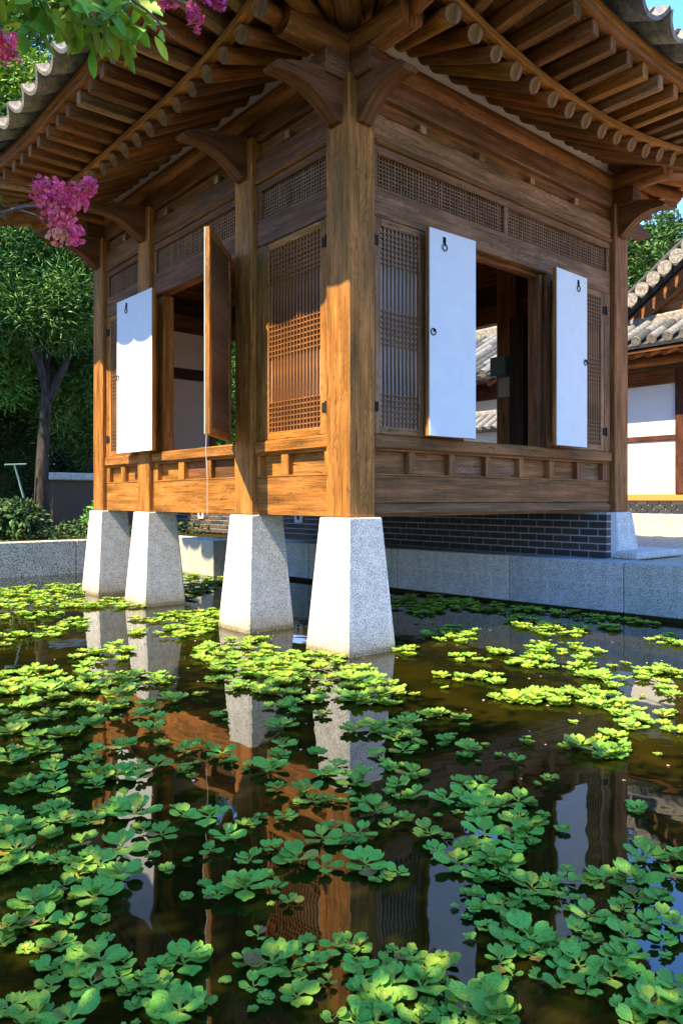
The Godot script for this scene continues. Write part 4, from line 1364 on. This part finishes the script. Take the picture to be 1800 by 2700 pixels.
func make_myrtle() -> void:
	var base := Vector3(-5.2, 0.5, 1.6)
	var t := thing("crape_myrtle", "crape myrtle tree with magenta flower heads hanging in from the left", "tree", base)
	var trunk := MB.new()
	for q in [[Vector3(0, -0.1, 0), Vector3(0.2, 1.1, 0.1), Vector3(0.7, 2.4, 0.2), 0.10], [Vector3(0.05, 0.2, -0.1), Vector3(-0.2, 1.3, -0.4), Vector3(0.1, 2.8, -0.9), 0.08], [Vector3(-0.05, 0.1, 0.1), Vector3(-0.2, 1.4, 0.6), Vector3(0.2, 2.7, 1.2), 0.08]]:
		trunk.tube([q[0], q[1], q[2]], [q[3], q[3] * 0.8, q[3] * 0.45], 9, true, off())
	part("trunk", trunk.done(), M["bark"], t)
	var twig := MB.new()
	var loc := func(x: float, y: float, z: float) -> Vector3:
		return Vector3(x, y, z) - base
	var fork: Vector3 = base + Vector3(0.7, 2.4, 0.2) - base
	sprig(twig, fork, loc.call(-3.3, 2.55, 1.75), 0.022)
	sprig(twig, loc.call(-3.3, 2.55, 1.75), loc.call(-2.84, 1.97, 1.69), 0.012)
	sprig(twig, loc.call(-2.84, 1.97, 1.69), loc.call(-2.73, 1.99, 1.79), 0.006)
	sprig(twig, loc.call(-2.80, 1.985, 1.72), loc.call(-2.72, 1.93, 1.80), 0.004)
	sprig(twig, loc.call(-3.3, 2.75, 1.8), loc.call(-2.66, 2.62, 1.88), 0.012)
	sprig(twig, loc.call(-2.66, 2.62, 1.88), loc.call(-2.5, 2.47, 2.22), 0.006)
	sprig(twig, loc.call(-2.60, 2.56, 2.02), loc.call(-2.48, 2.44, 2.10), 0.004)
	sprig(twig, loc.call(-2.54, 2.50, 2.14), loc.call(-2.44, 2.49, 2.28), 0.004)
	sprig(twig, loc.call(-3.3, 2.75, 1.8), loc.call(-2.78, 2.62, 1.50), 0.01)
	part("branch", twig.done(), M["bark"], t)
	# leaves that hang into view
	var lv := MB.new()
	for i in 270:
		var c: Vector3 = [loc.call(-2.72, 2.60, 1.78), loc.call(-2.64, 2.57, 1.86), loc.call(-2.58, 2.57, 1.93), loc.call(-2.70, 2.62, 1.80)][rng.randi() % 4]
		var p := c + Vector3(rng.randfn() * 0.07, rng.randf_range(-0.07, 0.12), rng.randfn() * 0.07)
		var dir := Vector3(rng.randfn() * 0.6, rng.randf_range(-1.2, 0.1), rng.randfn() * 0.6).normalized()
		var k := rng.randf_range(0.6, 1.25)
		lv.tint = Color(0.24 * k * rng.randf_range(0.7, 1.4), 0.42 * k, 0.03 * k)
		oval_leaf(lv, p, dir, Vector3(rng.randfn(), rng.randf() + 0.3, rng.randfn()).normalized(), rng.randf_range(0.055, 0.085), rng.randf_range(0.026, 0.038))
	for i in 9:
		var p: Vector3 = loc.call(-2.86, 1.99, 1.67) + Vector3(rng.randfn() * 0.035, rng.randf_range(-0.02, 0.05), rng.randfn() * 0.03)
		lv.tint = Color(0.10, 0.19, 0.03)
		oval_leaf(lv, p, Vector3(rng.randfn() * 0.5, -0.3, rng.randfn() * 0.5).normalized(), UP, 0.05, 0.024)
	stuff(part("hanging_leaves", lv.done(), M["leaf"], t))
	var pink := Color(0.95, 0.13, 0.36)
	panicle(t, loc.call(-2.725, 2.035, 1.775), Vector3(0.046, 0.044, 0.046), 56, pink)
	panicle(t, loc.call(-2.70, 1.975, 1.79), Vector3(0.042, 0.052, 0.042), 56, Color(0.95, 0.19, 0.34))
	panicle(t, loc.call(-2.665, 2.02, 1.83), Vector3(0.035, 0.04, 0.035), 30, pink)
	panicle(t, loc.call(-2.70, 1.905, 1.80), Vector3(0.035, 0.03, 0.035), 20, Color(0.93, 0.28, 0.32))
	panicle(t, loc.call(-2.665, 1.91, 1.83), Vector3(0.018, 0.035, 0.018), 16, pink)
	panicle(t, loc.call(-2.63, 2.05, 1.87), Vector3(0.025, 0.02, 0.025), 14, pink)
	panicle(t, loc.call(-2.76, 2.59, 1.49), Vector3(0.045, 0.05, 0.045), 40, pink)
	panicle(t, loc.call(-2.49, 2.43, 2.235), Vector3(0.014, 0.035, 0.014), 18, Color(0.8, 0.12, 0.36))
	panicle(t, loc.call(-2.45, 2.48, 2.27), Vector3(0.03, 0.02, 0.03), 18, Color(0.75, 0.10, 0.34))
	panicle(t, loc.call(-2.54, 2.50, 2.16), Vector3(0.03, 0.02, 0.03), 14, Color(0.75, 0.12, 0.34))
	# the crown overhead that shades the near water
	var blobs := [[Vector3(0.2, 3.6, 0.2), Vector3(1.7, 1.3, 1.7)], [Vector3(0.6, 3.2, 1.5), Vector3(1.4, 1.0, 1.3)], [Vector3(0.5, 3.3, -1.1), Vector3(1.3, 1.1, 1.1)], [Vector3(1.3, 3.4, 0.6), Vector3(1.0, 0.8, 1.2)]]
	canopy(t, clump(31, 12, 0.22, 0.085, 0.045), blobs, 1500, Color(0.085, 0.17, 0.03), 0.25, func(p: Vector3) -> bool:
		var w := p + base
		return w.y > 2.75 + 0.42 * maxf(0.0, 3.3 - w.z) - 0.5 * maxf(0, -3.3 - w.x) and w.x < -0.85 - w.y / 1.32 + 0.25)

# ------------------------------------------------------------------ water lettuce
func pad_leaf(m: MB, ang: float, l: float, w: float, rise: float, c0: Color, c1: Color) -> void:
	var dir := Vector3(cos(ang), 0, sin(ang))
	var s := Vector3(-sin(ang), 0, cos(ang))
	var g := []
	var n := 9
	for i in n:
		var f := float(i) / (n - 1)
		var ww := w * 0.5 * maxf(0.13 if f < 0.6 else 0.0, sqrt(maxf(0.0, 1.0 - pow((f - 0.63) / 0.39, 2.0))) * lerpf(0.75, 1.0, smoothstep(0.25, 0.6, f)))
		var row := []
		for j in 5:
			var q := (j - 2) / 2.0
			var back := l * 0.06 * (1.0 - absf(q)) if i == n - 1 else 0.0
			var y := l * (rise * (f - 0.42 * f * f)) + absf(q) * absf(q) * w * 0.13 * f - 0.012 * l * cos(q * 9.0)
			row.append(dir * (l * f - back) + s * ww * q + Vector3(0, y + 0.004, 0))
		g.append(row)
	# pale at the heart, greener outwards
	var m2 := MB.new()
	m2.sheet(g)
	var shift := Vector2(0.25 * (rng.randi() % 4), 0.5 * (rng.randi() % 2))
	for i in m2.v.size():
		var f := clampf(Vector2(m2.v[i].x, m2.v[i].z).length() / l, 0, 1)
		m2.c[i] = c0.lerp(c1, smoothstep(0.05, 0.6, f))
		m2.t[i] = Vector2(m2.t[i].x / 16.0, m2.t[i].y / 16.0) + shift
	m.v.append_array(m2.v); m.n.append_array(m2.n); m.t.append_array(m2.t); m.c.append_array(m2.c)

func ordinal(n: int) -> String:
	var w := ["first", "second", "third", "fourth", "fifth", "sixth", "seventh", "eighth", "ninth", "tenth", "eleventh", "twelfth", "thirteenth", "fourteenth", "fifteenth", "sixteenth", "seventeenth", "eighteenth", "nineteenth", "twentieth"]
	if n < 20:
		return w[n]
	var suf: String = "th" if (n + 1) / 10 % 10 == 1 else ["th", "st", "nd", "rd", "th", "th", "th", "th", "th", "th"][(n + 1) % 10]
	return "%d%s" % [n + 1, suf]

func make_lettuce() -> void:
	var greens := [[Color(0.42, 0.54, 0.06), Color(0.20, 0.47, 0.062)], [Color(0.30, 0.40, 0.055), Color(0.245, 0.47, 0.055)], [Color(0.36, 0.42, 0.05), Color(0.19, 0.36, 0.045)], [Color(0.40, 0.44, 0.05), Color(0.25, 0.37, 0.04)]]
	# single leaves for the rosettes that show theirs, and whole rosettes for the smaller ones
	var leaves := []
	for tone in 4:
		for k in 6:
			var m := MB.new()
			pad_leaf(m, rng.randf_range(-0.1, 0.1), 0.5, rng.randf_range(0.35, 0.48), 0.06 + 0.09 * k, greens[tone][0], greens[tone][1])
			leaves.append(m.done())
	var withered := []
	for k in 2:
		var m := MB.new()
		pad_leaf(m, 0.0, 0.5, 0.38, 0.04, Color(0.42, 0.36, 0.06), [Color(0.42, 0.33, 0.05), Color(0.30, 0.17, 0.05)][k])
		withered.append(m.done())
	var whole := []
	for tone in 4:
		for k in 4:
			var m := MB.new()
			var n := 5 + k % 3
			for i in n:
				pad_leaf(m, TAU * i / n + rng.randf_range(-0.25, 0.25), 0.5 * rng.randf_range(0.75, 1.05), rng.randf_range(0.34, 0.46), rng.randf_range(0.2, 0.7), greens[tone][0], greens[tone][1])
			for i in 3:
				pad_leaf(m, rng.randf() * TAU, 0.26, 0.20, 1.1, greens[3][0], greens[tone][0])
			whole.append(m.done())
	var spots := []
	for i in range(0, ROSETTES.size(), 3):
		spots.append([ROSETTES[i] / 100.0, ROSETTES[i + 1] / 100.0, ROSETTES[i + 2] / 100.0 * 1.06])
		for k in rng.randi() % 3:
			var a := rng.randf() * TAU
			var s0: float = ROSETTES[i + 2] / 100.0
			spots.append([ROSETTES[i] / 100.0 + cos(a) * s0 * rng.randf_range(0.75, 1.1), ROSETTES[i + 1] / 100.0 + sin(a) * s0 * rng.randf_range(0.75, 1.1), s0 * rng.randf_range(0.38, 0.72)])
	var fw := Vector3(0.647, 0, -0.762)
	var rt := Vector3(0.762, 0, 0.647)
	for i in range(0, PATCHES.size(), 5):
		var hx: float = PATCHES[i + 2] / 100.0
		var hz: float = PATCHES[i + 3] / 100.0
		var n := int(ceil(PI * hx * hz * 85.0 * PATCHES[i + 4] / 100.0))
		for k in n:
			var a := rng.randf() * TAU
			var r := sqrt(rng.randf()) * rng.randf_range(0.85, 1.12)
			var p := Vector3(PATCHES[i] / 100.0, 0, PATCHES[i + 1] / 100.0) + rt * cos(a) * hx * r + fw * sin(a) * hz * r
			if p.x > edge_x(p.z) - 0.08 or (p.x > 1.95 and p.z < -5.3) or p.z < -7.0:
				continue
			var hit := false
			for z in [-0.14, -1.40, -3.35, -4.57]:
				hit = hit or (absf(p.x - 0.14) < 0.26 and absf(p.z - z) < 0.26)
			if not hit:
				spots.append([p.x, p.z, rng.randf_range(0.09, 0.15)])
	# little stray plants between them
	for i in 70:
		spots.append([rng.randf_range(-2.6, 1.6), rng.randf_range(-1.0, 3.0), rng.randf_range(0.03, 0.06)])
	var eye := Vector2(-3.487, 4.023)
	for s in spots:
		s.append(s[2] / Vector2(s[0] - eye.x, s[1] - eye.y).length())
	spots.sort_custom(func(a, b): return a[3] > b[3])
	# the 300 that show largest, in rows from the viewer outwards
	var near := spots.slice(0, 298)
	var keep := func(s) -> float: return Vector3(s[0] - eye.x, 0, s[1] - eye.y).dot(fw)
	near.sort_custom(func(a, b): return keep.call(a) < keep.call(b))
	var rows := {}
	for i in near.size():
		var row := i / 15
		if not rows.has(row):
			rows[row] = []
		rows[row].append(near[i])
	for row in rows:
		rows[row].sort_custom(func(a, b): return Vector3(a[0] - eye.x, 0, a[1] - eye.y).dot(rt) < Vector3(b[0] - eye.x, 0, b[1] - eye.y).dot(rt))
		for i in rows[row].size():
			var s: Array = rows[row][i]
			var tone: int = [0, 0, 1, 1, 2, 1, 2, 3][rng.randi() % 8]
			var far: float = keep.call(s)
			if far > 3.4:
				tone = [1, 2, 2, 3][rng.randi() % 4]  # farther plants take yellower greens, sunlight put into the leaf colour
			var look: String = ["deep green", "fresh green", "light green", "yellow green"][tone]
			var label := "%s water lettuce, %s from left in the %s row from the near edge" % [look, ordinal(i), ordinal(row)]
			var turn := rng.randf() * TAU
			if far < 3.4:
				var t := thing("water_lettuce", label, "water plant", Vector3(s[0], 0.004, s[1]), "water lettuce floating on the pond")
				t.rotation.y = turn
				var n := 4 + rng.randi() % 3
				if s[2] < 0.07:
					n = 3
				for k in n:
					var sz: float = s[2] * rng.randf_range(0.78, 1.12)
					part("leaf", withered[rng.randi() % 2] if rng.randf() < 0.05 else leaves[tone * 6 + rng.randi() % 5], M["pad"], t, Transform3D(Basis.from_euler(Vector3(rng.randf_range(-0.12, 0.12), TAU * k / n + rng.randf_range(-0.28, 0.28), rng.randf_range(-0.07, 0.2))).scaled(Vector3.ONE * sz), Vector3(0, 0.002 * k, 0)))
				for k in (1 + rng.randi() % 2):
					part("young_leaf", leaves[3 * 6 + 4 + rng.randi() % 2], M["pad"], t, Transform3D(Basis.from_euler(Vector3(0, rng.randf() * TAU, rng.randf_range(0.3, 0.7))).scaled(Vector3.ONE * s[2] * rng.randf_range(0.4, 0.6)), Vector3(0, 0.012, 0)))
			else:
				var o := part("water_lettuce", whole[tone * 4 + rng.randi() % 4], M["pad"], self, Transform3D(Basis(UP, turn).scaled(Vector3.ONE * s[2]), Vector3(s[0], 0.004, s[1])))
				o.set_meta("label", label)
				o.set_meta("category", "water plant")
				o.set_meta("group", "water lettuce floating on the pond")
	var rest := {}
	for i in range(298, spots.size()):
		var s: Array = spots[i]
		var w: int = [1, 2, 2, 3][rng.randi() % 4] * 4 + rng.randi() % 4
		if not rest.has(w):
			rest[w] = []
		rest[w].append(Transform3D(Basis.from_euler(Vector3(rng.randf_range(-0.1, 0.1), rng.randf() * TAU, rng.randf_range(-0.1, 0.1))).scaled(Vector3.ONE * s[2]), Vector3(s[0], 0.003, s[1])))
	var far_bed := thing("far_water_lettuce", "far beds of yellow green water lettuce around the plinths", "water plants")
	far_bed.set_meta("kind", "stuff")
	for w in rest:
		many("lettuce_bed", whole[w], M["pad"], far_bed, rest[w])

func make_petals() -> void:
	var m := MB.new()
	m.tint = Color(0.75, 0.62, 0.55)
	m.sheet([[Vector3(-0.006, 0, -0.004), Vector3(-0.006, 0.001, 0.004)], [Vector3(0.0, 0.002, -0.006), Vector3(0.0, 0.002, 0.006)], [Vector3(0.007, 0, -0.003), Vector3(0.007, 0.001, 0.003)]], 1.0, true)
	var xs := []
	var cs := []
	for i in 170:
		xs.append(Transform3D(Basis(UP, rng.randf() * TAU).scaled(Vector3.ONE * rng.randf_range(0.6, 1.3)), Vector3(rng.randf_range(-2.6, 2.2), 0.003, rng.randf_range(-1.5, 3.0))))
		cs.append(Color(1, rng.randf_range(0.6, 1), rng.randf_range(0.5, 1)))
	var o := many("fallen_petals", m.done(), M["petal"], self, xs, cs)
	o.set_meta("label", "tiny pale fallen petals drifting on the dark water")
	o.set_meta("category", "petals")

func make_small_things() -> void:
	var w := thing("power_lines", "two thin power lines crossing the sky beyond the hall", "cables", Vector3(24, 11, -8))
	for k in 2:
		var m := MB.new()
		var ps := []
		var rs := []
		for i in 9:
			var f := i / 8.0 - 0.5
			ps.append(Vector3(f * 24, -0.35 * k + 1.6 * f * f, f * 30))
			rs.append(0.02)
		m.tube(ps, rs, 5)
		part("cable", m.done(), M["cable"], w)
	var c := thing("hanging_cord", "thin pale cord hanging below the open window leaf", "cord", Vector3(-0.56, 1.0, -1.12))
	var cm := MB.new()
	cm.tube([Vector3(0.03, 0.63, 0.02), Vector3(0.025, 0.5, 0.02), Vector3(0.045, 0.3, 0.01), Vector3(0.05, 0.0, 0.0)], [0.002, 0.0025, 0.002, 0.0018], 6)
	part("strand", cm.done(), M["cord"], c)

func _ready() -> void:
	rng.seed = 20240
	# camera: level, shifted a little downwards
	var cam := Camera3D.new()
	cam.name = "camera"
	cam.projection = Camera3D.PROJECTION_FRUSTUM
	cam.near = 0.05
	cam.far = 900.0
	cam.keep_aspect = Camera3D.KEEP_HEIGHT
	cam.size = 2.0 * 0.05 * 1350.0 / 1946.5
	cam.frustum_offset = Vector2(0, -34.0 / 1946.5 * 0.05)
	cam.position = Vector3(-3.487, 1.12, 4.023)
	cam.rotation = Vector3(0, -0.70424, 0)
	add_child(cam)
	var we := WorldEnvironment.new()
	we.name = "environment"
	var env := Environment.new()
	env.background_mode = Environment.BG_SKY
	var sky := ProceduralSkyMaterial.new()
	sky.sky_top_color = Color(0.26, 0.48, 0.78)
	sky.sky_horizon_color = Color(0.66, 0.745, 0.82)
	sky.sky_curve = 0.16
	sky.ground_bottom_color = Color(0.25, 0.22, 0.16)
	sky.ground_horizon_color = Color(0.5, 0.5, 0.45)
	sky.sun_angle_max = 4.0
	var sk := Sky.new()
	sk.sky_material = sky
	env.sky = sk
	env.background_energy_multiplier = 1.45
	env.tonemap_mode = Environment.TONE_MAPPER_LINEAR
	env.tonemap_exposure = 3.05
	env.sdfgi_enabled = true
	env.ssao_enabled = true
	env.ssil_enabled = true
	we.environment = env
	add_child(we)
	var sun := DirectionalLight3D.new()
	sun.name = "sun"
	sun.light_color = Color(1.0, 0.92, 0.76)
	sun.light_energy = 1.5
	sun.light_angular_distance = 0.5
	sun.shadow_enabled = true
	add_child(sun)
	sun.look_at_from_position(Vector3.ZERO, Vector3(1, -1.32, -0.03), UP)
	make_materials()
	make_sides()
	make_ground()
	pav = thing("pavilion", "timber pavilion with white papered windows on granite plinths over the pond", "pavilion")
	make_posts()
	make_walls()
	make_brackets()
	make_eaves()
	make_roof()
	make_brick_wall()
	gabled_hall()
	long_hall()
	garden_wall()
	make_trees()
	make_myrtle()
	make_lettuce()
	make_petals()
	make_small_things()
